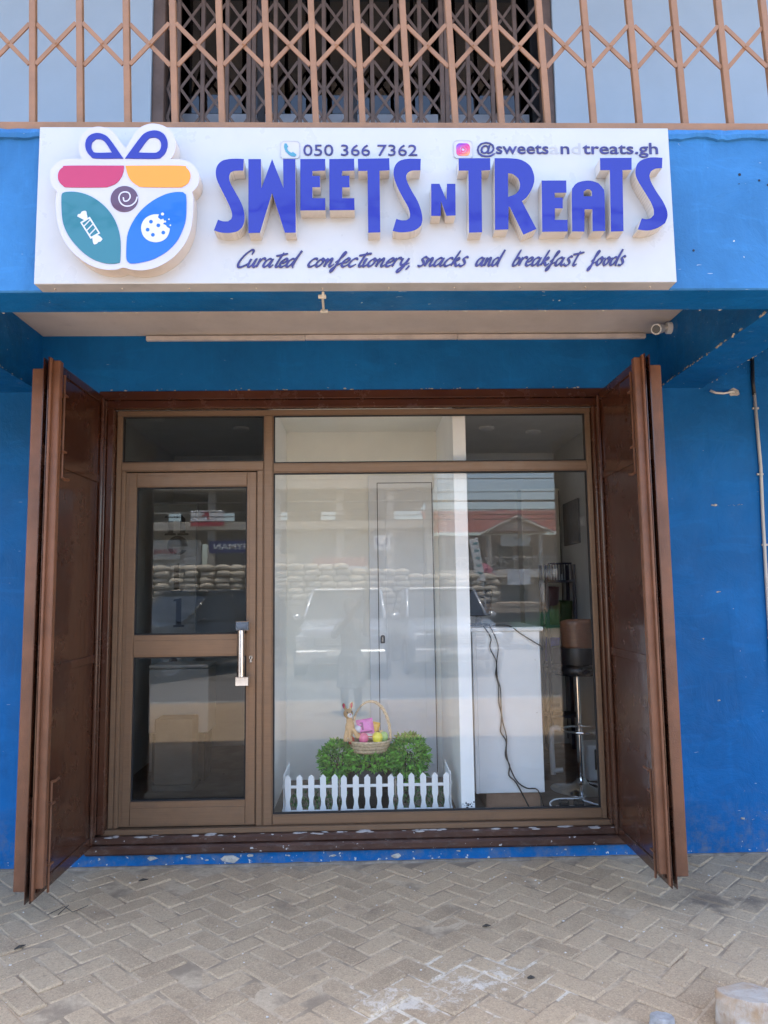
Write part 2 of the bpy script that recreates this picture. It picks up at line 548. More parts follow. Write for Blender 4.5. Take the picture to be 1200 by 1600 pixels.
b = MB()
nx, ny = 60, 36
for j in range(ny + 1):
    for i in range(nx + 1):
        x = -6 + 12 * i / nx; y = .0 - 6 * j / ny
        b.v.append((x, y, -.0055 + .003 * mnoise.noise(Vector((x * 5, y * 5, 0)))))
for j in range(ny):
    for i in range(nx):
        a = j * (nx + 1) + i
        b.f.append((a, a + nx + 1, a + nx + 2, a + 1)); b.m.append(0)
pavement = b.obj('pavement', M['sand'], kind='structure', label='grey herringbone block pavement before the shop', loc=(0, 0, 0))

PW, PL = .105, .21
def paver_geo(w, l, rng):
    """a worn block, centred, long side on x, top at z=0"""
    g = .0045; ch = .0075
    hx, hy = l / 2 - g / 2, w / 2 - g / 2
    cor = [(-hx, -hy), (hx, -hy), (hx, hy), (-hx, hy)]
    n = 4; ring = []
    rr = rng.uniform(.006, .014)
    for (cx, cy), a0 in zip(cor, (180, 270, 0, 90)):
        ox, oy = cx - math.copysign(rr, cx), cy - math.copysign(rr, cy)
        for k in range(2):
            a = R(a0 + 20 + 50 * k)
            ring.append((ox + rr * math.cos(a) + rng.uniform(-1, 1) * .002, oy + rr * math.sin(a) + rng.uniform(-1, 1) * .002))
    k = len(ring)
    vs = [(x, y, -.03) for x, y in ring] + [(x, y, -.006) for x, y in ring] + [(x * (1 - ch / hx), y * (1 - ch / hy), rng.uniform(-.001, .001)) for x, y in ring]
    fs = []
    for L_ in (0, 1):
        for i in range(k):
            fs.append((L_ * k + i, L_ * k + (i + 1) % k, (L_ + 1) * k + (i + 1) % k, (L_ + 1) * k + i))
    fs.append(tuple(2 * k + i for i in range(k)))
    return vs, fs
rng = random.Random(3)
pav = []
ca = math.sqrt(.5)
for i in range(-75, 76):
    for j in range(-75, 76):
        d = (i - j) % 4
        if d == 0: u, v, ang = (i + 1) * PW, (j + .5) * PW, 45
        elif d == 3: u, v, ang = (i + .5) * PW, (j + 1) * PW, 135
        else: continue
        x, y = (u - v) * ca, (u + v) * ca - 3.0
        if -5.6 < x < 5.6 and -5.8 < y < -.055: pav.append((x, y, ang))
def in_view(x, y):
    v = Vector((x, y, 0)) - Vector((0, -4.3014, 1.5))
    z = v.dot(fw)
    if z < .1: return False
    px = 600 + 1155 * v.dot(rt2) / z; py = 800 - 1155 * v.dot(up2) / z
    return -40 < px < 1240 and py < 1650
vis = sorted([p for p in pav if in_view(p[0], p[1])], key=lambda p: p[1])
single = set((p[0], p[1]) for p in vis[:296])
pmesh = []
for k in range(14):
    vs, fs = paver_geo(PW, PL, rng)
    me = bpy.data.meshes.new('paver'); me.from_pydata(vs, [], fs); me.materials.append(M['paver'])
    a = me.attributes.new('tone', 'FLOAT', 'FACE')
    tv = rng.random()
    for q in a.data: q.value = tv
    pmesh.append(me)
rest = MB(); tones = []
for x, y, ang in pav:
    tilt = (rng.gauss(0, .011), rng.gauss(0, .011), R(ang) + rng.gauss(0, .008))
    dz = rng.gauss(-.001, .0022)
    if (x, y) in single:
        o = bpy.data.objects.new('paver', rng.choice(pmesh)); COL.objects.link(o)
        o.parent = pavement; o.location = (x, y, dz); o.rotation_euler = tilt
    else:
        vs, fs = paver_geo(PW, PL, rng)
        mm = Matrix.Rotation(tilt[2], 3, 'Z')
        rest.add([mm @ Vector(v) + Vector((x, y, dz)) for v in vs], fs)
        tv = rng.random(); tones += [tv] * len(fs)
o = rest.obj('paver_field', M['paver'], pavement, kind='stuff', label='outlying herringbone paving blocks')
a = o.data.attributes.new('tone', 'FLOAT', 'FACE')
for q, tv in zip(a.data, tones): q.value = tv

# gritty skirt of dirt and cement along the wall foot
b = MB()
for x in [i * .03 for i in range(-70, 78)]:
    pass
pts = [(-2.6 + .04 * i) for i in range(130)]
for i, x in enumerate(pts):
    d = .022 + .018 * mnoise.noise(Vector((x * 4, 0, 1)))
    b.v += [(x, .01, .008 + .007 * mnoise.noise(Vector((x * 9, 3, 0)))), (x, -d * .5, .006), (x, -d, -.012)]
for i in range(len(pts) - 1):
    for k in (0, 1):
        a = i * 3 + k; b.f.append((a, a + 1, a + 4, a + 3)); b.m.append(0)
b.obj('dirt_skirt', pm('wall_foot_dirt', (.24, .19, .145), .95, var=.3, scale=14, bump=.5), kind='stuff', label='sandy dirt gathered along the foot of the blue wall', cat='dirt')

# ================================================================== SHOP BUILDING
BLD = root('shop_building', (0, 0, 0), 'blue painted shop building with overhanging balcony above the shopfront', 'building')
def bpart(name, mat, fn, **k):
    b = MB(); fn(b); return b.obj(name, mat, BLD, **k)
WB = M['blue']
bpart('wall', WB, lambda b: b.box(-8, -1.56, 0, .2, -.2, 3.03))
bpart('wall', WB, lambda b: b.box(1.475, 8, 0, .2, -.2, 3.03))
bpart('lintel', WB, lambda b: b.box(-1.56, 1.475, 0.001, .2, 2.692, 3.03))
bpart('plinth', WB, lambda b: b.box(-1.56, 1.475, .002, .2, -.2, .068))
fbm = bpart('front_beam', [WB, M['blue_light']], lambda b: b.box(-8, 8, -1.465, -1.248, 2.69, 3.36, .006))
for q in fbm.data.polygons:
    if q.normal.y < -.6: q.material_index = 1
bpart('cross_beam', WB, lambda b: b.box(1.772, 2.034, -1.249, .001, 2.6905, 3.03))
bpart('cross_beam', WB, lambda b: b.box(-2.15, -1.905, -1.249, .001, 2.6905, 3.03))
bpart('soffit', M['soffit'], lambda b: b.box(-1.904, 1.771, -1.2475, .2, 3.03, 3.1))
bpart('soffit', WB, lambda b: b.box(-8, -2.151, -1.2475, .2, 3.03, 3.1))
bpart('soffit', WB, lambda b: b.box(2.035, 8, -1.2475, .2, 3.03, 3.1))
bpart('balcony_floor', M['soffit'], lambda b: b.box(-8, 8, -1.247, .2, 3.102, 3.3))
UW = M['upper_wall']
bpart('upper_wall', UW, lambda b: b.box(-8, -1.30, 0, .2, 3.302, 6.28))
bpart('upper_wall', UW, lambda b: b.box(1.218, 8, 0, .2, 3.302, 6.28))
bpart('upper_wall', UW, lambda b: b.box(-1.30, 1.218, 0.001, .2, 5.85, 6.28))
bpart('roof_slab', M['soffit'], lambda b: b.box(-8.2, 8.2, -1.65, 6, 6.285, 6.5))
bpart('side_wall', UW, lambda b: (b.box(-8, -7.8, .201, 5.6, -.2, 6.28), b.box(7.8, 8, .201, 5.6, -.2, 6.28), b.box(-7.79, 7.79, 5.4, 5.6, -.2, 6.28)))
# upstairs room seen through the gate
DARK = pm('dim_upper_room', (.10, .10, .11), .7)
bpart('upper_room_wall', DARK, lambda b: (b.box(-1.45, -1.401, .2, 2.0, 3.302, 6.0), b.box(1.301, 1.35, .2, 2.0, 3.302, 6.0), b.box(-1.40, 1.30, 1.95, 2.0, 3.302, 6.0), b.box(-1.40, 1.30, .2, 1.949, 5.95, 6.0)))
# ragged cement band under the balcony grille
def ledge(b, x0, x1, seed):
    n = int((x1 - x0) / .012); g = random.Random(seed); n0 = len(b.v)
    for i in range(n + 1):
        x = x0 + (x1 - x0) * i / n
        lo = 3.330 + .014 * mnoise.noise(Vector((x * 9, seed, 0))) + .006 * mnoise.noise(Vector((x * 40, seed, 3)))
        pr = .013 + .008 * mnoise.noise(Vector((x * 25, 7, seed)))
        mid = (lo + 3.368) / 2
        b.v += [(x, -1.464, lo - .001), (x, -1.466 - pr * .8, lo + .002), (x, -1.467 - pr, mid), (x, -1.464 - pr * .8, 3.368 + .002 * g.random()), (x, -1.40, 3.369)]
    for i in range(n):
        for k in range(4):
            a = n0 + i * 5 + k; b.f.append((a, a + 5, a + 6, a + 1)); b.m.append(0)
bpart('cement_ledge', M['blue_light'], lambda b: ledge(b, -3.2, -1.2, 1))
bpart('cement_ledge', M['blue_light'], lambda b: ledge(b, 1.15, 3.2, 2))
bpart('render_patch', WB, lambda b: b.poly([[(2.04, 2.9), (2.06, 2.2), (2.10, 1.5), (2.15, .6), (2.17, .01), (4, .01), (4, 2.9)]], -.0007, .01))
# knocked edges where plaster shows along the beams
CH = pm('bare_plaster', (.46, .42, .36), .9, var=.3, scale=40)
def chips(b):
    g = random.Random(5)
    def chip(p, ax, s):
        q = Vector(p)
        vs = [q + Vector(ax[0]) * (s * g.uniform(.4, 1.4) * math.cos(a) * 1.8) + Vector(ax[1]) * (s * g.uniform(.4, 1.1) * math.sin(a)) for a in [k * math.pi / 3 for k in range(6)]]
        top = q + Vector(ax[2]) * .003
        b.add(vs + [top], [(k, (k + 1) % 6, 6) for k in range(6)])
    for k in range(46):
        y = -g.random() * 1.2
        chip((1.7715, y, 2.693 + abs(g.gauss(0, .005))), ((0, 1, 0), (0, 0, 1), (-1, 0, 0)), g.uniform(.002, .011))
    for k in range(26):
        chip((-1.9045, -g.random() * 1.2, 2.693 + abs(g.gauss(0, .004))), ((0, 1, 0), (0, 0, 1), (1, 0, 0)), g.uniform(.002, .009))
    for k in range(26):
        chip((g.uniform(-1.9, 1.75), -1.2485, 2.6895), ((1, 0, 0), (0, 1, 0), (0, 0, -1)), g.uniform(.002, .006))
    for k in range(34):
        chip((g.uniform(-1.5, 1.4), -.001, 2.695 + abs(g.gauss(0, .004))), ((1, 0, 0), (0, 0, 1), (0, -1, 0)), g.uniform(.001, .006))
    for k in range(18):
        chip((2.034 + abs(g.gauss(0, .004)), -g.random() * .9, 2.689), ((0, 1, 0), (1, 0, 0), (0, 0, -1)), g.uniform(.002, .006))
    for x, z, s in ((-1.2, .045, .014), (-1.0, .05, .011), (-.78, .035, .03), (-.66, .05, .012), (-.2, .04, .008), (.15, .03, .016), (.5, .05, .007), (1.1, .045, .006), (-.9, .03, .006), (-.45, .045, .007)):
        chip((x, -.001, z), ((1, 0, 0), (0, 0, 1), (0, -1, 0)), s)
    for x, z, w_, s in ((2.06, 1.98, .02, .006), (2.22, 1.98, .03, .003), (2.14, 1.976, .06, .0018), (2.27, .205, .12, .0022), (2.22, .185, .1, .0022), (2.12, .19, .012, .006), (2.06, 1.47, .01, .004), (2.02, .85, .006, .003), (1.95, 1.2, .004, .003)):
        for k in range(5): chip((x + g.uniform(-w_, w_), -.0026, z + g.gauss(0, .002)), ((1, 0, 0), (0, 0, 1), (0, -1, 0)), s * g.uniform(.5, 1.3))
    # drilled holes' rims in the fascia
bpart('plaster_chips', CH, chips, kind='stuff')
HO = pm('hole_dark', (.02, .03, .05), .9)
if True:
    for x, z, r in ((1.34, 2.855, .004), (1.55, 3.18, .005), (1.63, 3.155, .004), (1.665, 3.135, .004), (1.545, 3.14, .002)):
        b = MB(); b.lathe([(r * 1.3, -1.4662), (r, -1.4672), (r * .3, -1.4664)], (x, 0, z), 9, axis='y'); b.obj('anchor_hole', HO, BLD)


# interior shell
INT = M['white']
ROOMW = pm('shop_wall_paint', (.66, .67, .66), .6, var=.04, scale=2)
ROOMC = pm('shop_ceiling', (.74, .75, .74), .7, var=.04)
FLOOR = pm('brown_floor_tile', (.16, .115, .085), .35, var=.15, scale=3)
bpart('interior_floor', FLOOR, lambda b: b.box(-1.76, 1.76, .201, 2.46, .05, .155))
bpart('interior_ceiling', ROOMC, lambda b: b.box(-1.76, 1.76, .201, 2.46, 2.76, 2.86))
bpart('interior_wall', ROOMW, lambda b: b.box(1.761, 1.85, .201, 2.55, .05, 2.86))
bpart('interior_wall', ROOMW, lambda b: b.box(-1.85, -1.761, .201, 2.55, .05, 2.86))
bpart('interior_wall', ROOMW, lambda b: b.box(-1.76, 1.76, 2.461, 2.55, .05, 2.86))
bpart('partition', INT, lambda b: b.box(-.616, -.590, .135, 1.2, .156, 2.759))
bpart('partition', INT, lambda b: b.box(.54, .618, .15, 1.2, .156, 2.759))
bpart('alcove_back', M['cream'], lambda b: b.box(-.616, .618, 1.2005, 1.26, .156, 2.759))
bpart('alcove_ceiling', M['cream'], lambda b: b.box(-.5895, .539, .15, 1.199, 2.70, 2.758))
# bare patch where the render has come off the foot of the right partition
g = random.Random(11); b = MB()
for k in range(38):
    x, z, s = g.uniform(.546, .612), g.uniform(.2, .27), g.uniform(.002, .006)
    b.add([(x + s * math.cos(a) * g.uniform(.5, 1.3), .1495, z + s * math.sin(a)) for a in [q * math.pi / 3 for q in range(6)]] + [(x, .1485, z)], [((q + 1) % 6, q, 6) for q in range(6)])
b.obj('bare_render', HO, BLD, kind='stuff')
# grey flush door in the back of the display
D = MB(); D.box(.02, .505, 1.176, 1.199, .157, 2.362, .004); dleaf = D.obj('cupboard_door', M['laminate'], BLD)
D = MB()
for x0, x1, z0, z1 in ((.085, .09, .2, 2.305), (.494, .499, .2, 2.305)): D.box(x0, x1, 1.172, 1.1765, z0, z1)
D.box(.0905, .4935, 1.172, 1.1765, 2.30, 2.305)
D.obj('door_gap', M['gasket'], dleaf)
D = MB()
for x0, x1 in ((.146, .150), (.425, .429)): D.box(x0, x1, 1.1715, 1.1765, .2, 2.24, .001)
D.box(.151, .424, 1.1715, 1.1765, 2.236, 2.24, .001)
D.obj('panel_moulding', M['laminate'], dleaf)
D = MB(); D.lathe([(.016, 1.165), (.016, 1.1755)], (.115, 0, 1.165), 14, axis='y'); D.box(.099, .131, 1.1652, 1.1755, 1.12, 1.165, .004)
D.obj('lock_plate', M['black'], dleaf)
D = MB(); D.box(.111, .119, 1.161, 1.166, 1.13, 1.165, .002); D.obj('key_slot', M['steel'], dleaf)

# ================================================================== SHUTTER FRAME (brown surround)
SF = root('shutter_frame', (0, 0, 0), 'dark brown painted metal frame round the shop opening', 'frame')
b = MB(); b.box(-1.56, 1.475, -.012, .055, 2.640, 2.6915, .005); b.box(-1.54, 1.455, .004, .06, 2.592, 2.6395, .005); b.obj('head', M['brown'], SF)
b = MB(); b.box(-1.558, -1.515, -.012, .055, .173, 2.6395, .005); b.box(-1.5145, -1.4765, .004, .125, .173, 2.5915, .004); b.obj('jamb', M['brown'], SF)
b = MB(); b.box(1.437, 1.473, -.012, .055, .173, 2.6395, .005); b.box(1.3665, 1.4365, .004, .125, .173, 2.5915, .004); b.obj('jamb', M['brown'], SF)
b = MB(); b.box(-1.575, 1.49, -.028, .06, .069, .118, .012); b.box(-1.555, 1.47, -.004, .12, .1185, .160, .008); b.obj('sill', M['brown_worn'], SF)
# scabs of old cement on the sill
b = MB(); g = random.Random(2)
for k in range(60):
    x = g.uniform(-1.5, 1.4); s = g.uniform(.004, .02)
    b.sphere((x, g.uniform(-.006, .03), .160 + g.uniform(-.002, .001)), s * 1.8, s * .7, s * .28, 7, 4)
b.obj('cement_scab', pm('old_cement', (.42, .38, .35), .9, var=.25, scale=30), SF, kind='stuff')

# ================================================================== FOLDING SHUTTERS
def shutter(sx, x0, label):
    """one pair of folded steel leaves standing square to the wall; x0 = sheet, sx = side the opening lies on"""
    r = root('folding_shutter', (x0, -.4, .115), label, 'shutter', 'folding steel shutters')
    X = lambda d: x0 + sx * d
    zt, zb, yt = 2.66, .115, -.757
    b = MB(); b.box(X(-.004), X(0), yt, .0, zb, zt); lf = b.obj('leaf', M['brown'], r)
    b = MB(); b.box(X(.0005), X(.045), yt + .022, yt + .062, zb + .055, zt - .012, .004)
    b.box(X(.0005), X(.012), yt + .0005, yt + .0215, zb + .01, zt - .004, .003); b.obj('stile', M['brown_lit'], lf)
    b = MB(); b.box(X(.0005), X(.020), -.055, -.012, zb + .02, zt - .02, .006); b.obj('hinge_stile', M['brown'], lf)
    for z0, z1 in ((zb + .02, zb + .06), (1.12, 1.165), (2.14, 2.185), (zt - .05, zt - .012)):
        b = MB(); b.box(X(.0005), X(.008), yt + .064, -.057, z0, z1, .003); b.obj('rail', M['brown'], lf)
    # drop bolts
    yb_ = yt + .118
    for z0, z1, hz in ((2.08, 2.60, 2.08), (.12, .62, .62)):
        b = MB(); b.tube([(X(.03), yb_, z0), (X(.03), yb_, z1)], .006, 7)
        b.tube([(X(.03), yb_, hz), (X(.03), yb_ + .04, hz - .006), (X(.034), yb_ + .075, hz)], .007, 7)
        bo = b.obj('drop_bolt', M['brown_lit'], lf)
        for f in (.25, .8):
            zz = z0 + (z1 - z0) * f
            b = MB(); b.box(X(.001), X(.042), yb_ - .016, yb_ + .03, zz - .005, zz + .005, .002); b.obj('bolt_keeper', M['brown_lit'], bo)
    # second leaf folded back behind the first
    b = MB(); b.box(X(-.026), X(-.022), yt - .002, -.03, zb - .002, zt - .006); l2 = b.obj('leaf', M['brown'], r)
    b = MB(); b.box(X(-.100), X(-.0265), yt + .045, yt + .085, zb + .035, zt - .045, .004); b.obj('stile', M['brown_lit'], l2)
    b = MB(); b.box(X(-.075), X(-.027), -.09, -.045, zb + .02, zt - .03, .004); b.obj('hinge_stile', M['brown'], l2)
    for z in (2.18, .52):
        b = MB()
        for k in range(3): b.tube([(X(-.013), yt + .036, z - .05 + k * .034), (X(-.013), yt + .036, z - .018 + k * .034)], .009, 9)
        b.box(X(-.022), X(-.004), yt + .034, yt + .038, z - .05, z + .05); b.obj('hinge', M['brown_lit'], r)
    return r
shutter(1, -1.535, 'brown steel folding shutter pair opened square to the wall beside the glass door')
shutter(-1, 1.395, 'brown steel folding shutter pair opened square to the wall beside the bar stool window')

# ================================================================== ALUMINIUM SHOPFRONT
FR = root('shopfront', (0, .09, .155), 'bronze aluminium shopfront with a glass door and a large display window', 'shopfront')
A = M['alu']
y0, y1 = .056, .118
def fr(name, *boxes, mat=A, par=None):
    b = MB()
    for q in boxes: b.box(*q)
    return b.obj(name, mat, par or FR)
def bar_v(name, x0, x1, z0, z1, par=None, yy=y0):
    w_ = x1 - x0
    return fr(name, (x0, x1, yy + .006, y1, z0, z1, .002), (x0 + w_ * .12, x1 - w_ * .12, yy, yy + .0058, z0 + .001, z1 - .001, .0015), par=par)
def bar_h(name, x0, x1, z0, z1, par=None, yy=y0):
    w_ = z1 - z0
    return fr(name, (x0, x1, yy + .006, y1, z0, z1, .002), (x0 + .001, x1 - .001, yy, yy + .0058, z0 + w_ * .12, z1 - w_ * .12, .0015), par=par)
bar_h('head_rail', -1.475, 1.365, 2.556, 2.5905)
bar_v('jamb', -1.475, -1.4415, .19, 2.5555)
bar_v('jamb', 1.333, 1.365, .19, 2.5555)
bar_v('mullion', -.6035, -.5465, .19, 2.5555)
bar_h('transom', -1.441, -.604, 2.222, 2.279)
bar_h('transom', -.546, 1.3325, 2.206, 2.266)
bar_h('bottom_rail', -.546, 1.3325, .19, .247)
bar_v('door_jamb', -1.441, -1.4165, .19, 2.2215)
bar_v('door_jamb', -.6435, -.604, .19, 2.2215)
fr('threshold', (-1.50, 1.385, .03, .13, .1605, .189, .003), mat=M['steel'] if False else A)
def pane(x0, x1, z0, z1, mat, par, name='pane'):
    b = MB(); b.box(x0, x1, .086, .092, z0, z1); p = b.obj(name, mat, par)
    return p
def gasket(x0, x1, z0, z1, par):
    b = MB(); t = .007; ya, yb = .070, .085
    b.box(x0, x1, ya, yb, z0, z0 + t); b.box(x0, x1, ya, yb, z1 - t, z1)
    b.box(x0, x0 + t, ya, yb, z0 + t, z1 - t); b.box(x1 - t, x1, ya, yb, z0 + t, z1 - t)
    b.obj('gasket', M['gasket'], par)
for x0, x1, z0, z1, mt in ((-1.441, -.604, 2.2795, 2.5555, M['glass_door']), (-.546, 1.3325, 2.2665, 2.5555, M['glass']), (-.546, 1.3325, .2475, 2.2055, M['glass'])):
    if z0 > 2.2 :
        # the transom lights sit a little out of plumb in their beads
        zc = (z0 + z1) / 2; b = MB(); b.box(x0, x1, .086, .092, z0, z1)
        b.v = [(v[0], v[1] + (v[2] - zc) * math.tan(R(3.2)) + .006, v[2]) for v in b.v]
        p = b.obj('pane', mt, FR)
    else: p = pane(x0, x1, z0, z1, mt, FR)
    gasket(x0, x1, z0, z1, p)
# door leaf
DX0, DX1, DZ0, DZ1 = -1.4145, -.6455, .195, 2.2145
b = MB()
door = MB().box(DX0, DX0 + .064, .062, .108, DZ0, DZ1, .002).obj('door', A, FR)
def dr(name, x0, x1, z0, z1, vert):
    b = MB(); b.box(x0, x1, .062, .108, z0, z1, .002)
    if vert: b.box(x0 + (x1 - x0) * .3, x1 - .003, .0575, .0618, z0 + .002, z1 - .002, .001)
    else: b.box(x0 + .002, x1 - .002, .0575, .0618, z0 + (z1 - z0) * .08, z1 - (z1 - z0) * .25, .001)
    return b.obj(name, A, door)
b = MB(); b.box(DX0 + .02, DX0 + .061, .0575, .0618, DZ0 + .01, DZ1 - .01, .001); b.obj('stile_face', A, door)
dr('stile', DX1 - .056, DX1, DZ0, DZ1, True)
dr('rail', DX0 + .0645, DX1 - .0565, 2.128, DZ1, False)
dr('rail', DX0 + .0645, DX1 - .0565, 1.137, 1.264, False)
dr('rail', DX0 + .0645, DX1 - .0565, DZ0, .332, False)
for z0, z1 in ((1.2645, 2.1275), (.3325, 1.1365)):
    pane(DX0 + .0645, DX1 - .0565, z0, z1, M['glass_door'], door); gasket(DX0 + .0645, DX1 - .0565, z0, z1, door)
hx = -.724
b = MB(); b.tube([(hx, .012, .985), (hx, .012, 1.328)], .0215, 14)
hd = auto_smooth(b.obj('pull_handle', M['chrome'], door))
for z in (1.0, 1.312):
    b = MB(); b.box(hx - .027, hx + .05, -.015, .034, z - .026, z + .026, .003); b.box(hx + .022, hx + .050, .0345, .0572, z - .02, z + .02, .002)
    b.obj('handle_bracket', M['chrome'], door)
b = MB(); b.lathe([(.011, .046), (.011, .057)], (-.672, 0, 1.128), 12, axis='y'); b.box(-.679, -.665, .0468, .057, 1.098, 1.128, .003)
b.obj('lock_cylinder', M['steel'], door)
b = MB(); b.box(-.6745, -.6695, .0445, .0465, 1.12, 1.135); b.obj('key_slot', M['black'], door)

# ================================================================== SIGN
LETTERS = {
  'S1': [[(-0.4536,3.1603),(-0.4556,3.1132),(-0.4905,3.1115),(-0.5059,3.1033),(-0.5096,3.0844),(-0.5032,3.0598),(-0.486,3.027),(-0.4625,2.9821),(-0.4506,2.9413),(-0.4504,2.9088),(-0.4579,2.8845),(-0.477,2.8684),(-0.5077,2.8619),(-0.5384,2.8636),(-0.5653,2.8725),(-0.5504,2.9154),(-0.5312,2.9089),(-0.5119,2.9089),(-0.5005,2.917),(-0.4968,2.9332),(-0.5024,2.9576),(-0.5204,2.9984),(-0.5441,3.0475),(-0.5575,3.0803),(-0.5609,3.109),(-0.555,3.1337),(-0.5374,3.1527),(-0.5103,3.1602),(-0.4793,3.1619)]],
  'W': [[(-0.4365,3.1603),(-0.3883,3.1603),(-0.3863,3.0409),(-0.3456,3.1604),(-0.3018,3.0426),(-0.3035,3.1604),(-0.256,3.1605),(-0.2547,2.8624),(-0.2963,2.8624),(-0.3452,3.0229),(-0.3909,2.8626),(-0.4347,2.861)]],
  'E1': [[(-0.2373,3.1605),(-0.1413,3.1614),(-0.1415,3.1134),(-0.1906,3.1109),(-0.1907,3.0919),(-0.1619,3.0919),(-0.1613,3.0458),(-0.1909,3.045),(-0.191,3.0015),(-0.1421,3.0015),(-0.1416,2.9525),(-0.2376,2.9517)]],
  'E2': [[(-0.1257,3.1606),(-0.0295,3.1623),(-0.0292,3.1135),(-0.076,3.111),(-0.0777,3.092),(-0.0489,3.0928),(-0.0485,3.045),(-0.0765,3.045),(-0.0769,3.0015),(-0.0302,3.0015),(-0.0299,2.9532),(-0.1261,2.9525)]],
  'T1': [[(-0.0154,3.1615),(0.1061,3.1642),(0.1069,3.1144),(0.0678,3.1127),(0.0677,2.8635),(0.0212,2.8619),(0.0216,3.1118),(-0.0143,3.1118)]],
  'S2': [[(0.2285,3.1618),(0.2261,3.1145),(0.1915,3.1128),(0.1757,3.1037),(0.1707,3.0888),(0.175,3.0656),(0.1916,3.0294),(0.2128,2.9899),(0.2261,2.9489),(0.2301,2.9162),(0.225,2.8917),(0.2068,2.8754),(0.1794,2.8657),(0.1445,2.8633),(0.115,2.8691),(0.1298,2.9179),(0.1491,2.9122),(0.1686,2.9122),(0.1804,2.9203),(0.183,2.9367),(0.1757,2.9653),(0.1545,3.0063),(0.1356,3.0475),(0.1237,3.0846),(0.1226,3.1136),(0.1308,3.1384),(0.1491,3.1551),(0.1767,3.1617),(0.2002,3.1626)]],
  'N': [[(0.2664,3.0598),(0.2986,3.0598),(0.3242,2.9931),(0.3273,3.0598),(0.3604,3.0598),(0.3581,2.9311),(0.3227,2.9294),(0.303,2.9887),(0.3008,2.9294),(0.2638,2.9294)]],
  'T2': [[(0.3748,3.1645),(0.4982,3.1647),(0.4976,3.1153),(0.4627,3.1134),(0.4583,2.8631),(0.4078,2.8615),(0.4117,3.1134),(0.3744,3.1134)]],
  'R': [[(0.5152,3.1647),(0.5749,3.1647),(0.6174,3.1585),(0.6508,3.136),(0.665,3.1046),(0.6673,3.0732),(0.6559,3.0375),(0.6361,3.0063),(0.616,2.9885),(0.6689,2.876),(0.6174,2.8532),(0.5686,2.9646),(0.5644,2.9664),(0.5598,2.8744),(0.5083,2.8727)],[(0.5662,3.1028),(0.5856,3.0983),(0.6046,3.0822),(0.6107,3.0598),(0.6065,3.0357),(0.5915,3.0179),(0.5631,3.0063)]],
  'E3': [[(0.6955,3.0732),(0.7918,3.0733),(0.7907,3.0232),(0.7447,3.0223),(0.744,3.0036),(0.7754,3.0036),(0.7737,2.9591),(0.7431,2.9591),(0.7413,2.913),(0.7905,2.913),(0.7895,2.8661),(0.6904,2.8645)]],
  'A': [[(0.8064,2.8661),(0.811,3.0196),(0.8181,3.0464),(0.8359,3.0643),(0.8661,3.0724),(0.8917,3.0715),(0.917,3.0625),(0.9331,3.042),(0.9388,3.0151),(0.9346,2.8677),(0.8853,2.8669),(0.8884,2.9555),(0.8586,2.9555),(0.8539,2.8652)],[(0.8574,3.0089),(0.8583,3.0285),(0.8706,3.0366),(0.8817,3.0366),(0.8898,3.0285),(0.889,3.0089)]],
  'T3': [[(0.9276,3.166),(1.0523,3.167),(1.0498,3.1174),(1.0137,3.1156),(1.0059,2.8667),(0.9566,2.865),(0.9639,3.1155),(0.9262,3.1155)]],
  'S3': [[(1.1737,3.1672),(1.1697,3.1247),(1.1428,3.1211),(1.1251,3.1111),(1.1181,3.0931),(1.1229,3.0689),(1.1422,3.0285),(1.1658,2.9883),(1.1792,2.9526),(1.1803,2.9259),(1.1695,2.8992),(1.1429,2.8815),(1.1082,2.8701),(1.0827,2.8701),(1.0616,2.8737),(1.0792,2.9189),(1.0978,2.9153),(1.1151,2.9197),(1.1268,2.9321),(1.1279,2.9526),(1.1184,2.9838),(1.0951,3.0285),(1.0716,3.0733),(1.0638,3.1048),(1.0705,3.1363),(1.0887,3.1562),(1.1194,3.1671),(1.1454,3.1689)]],
}
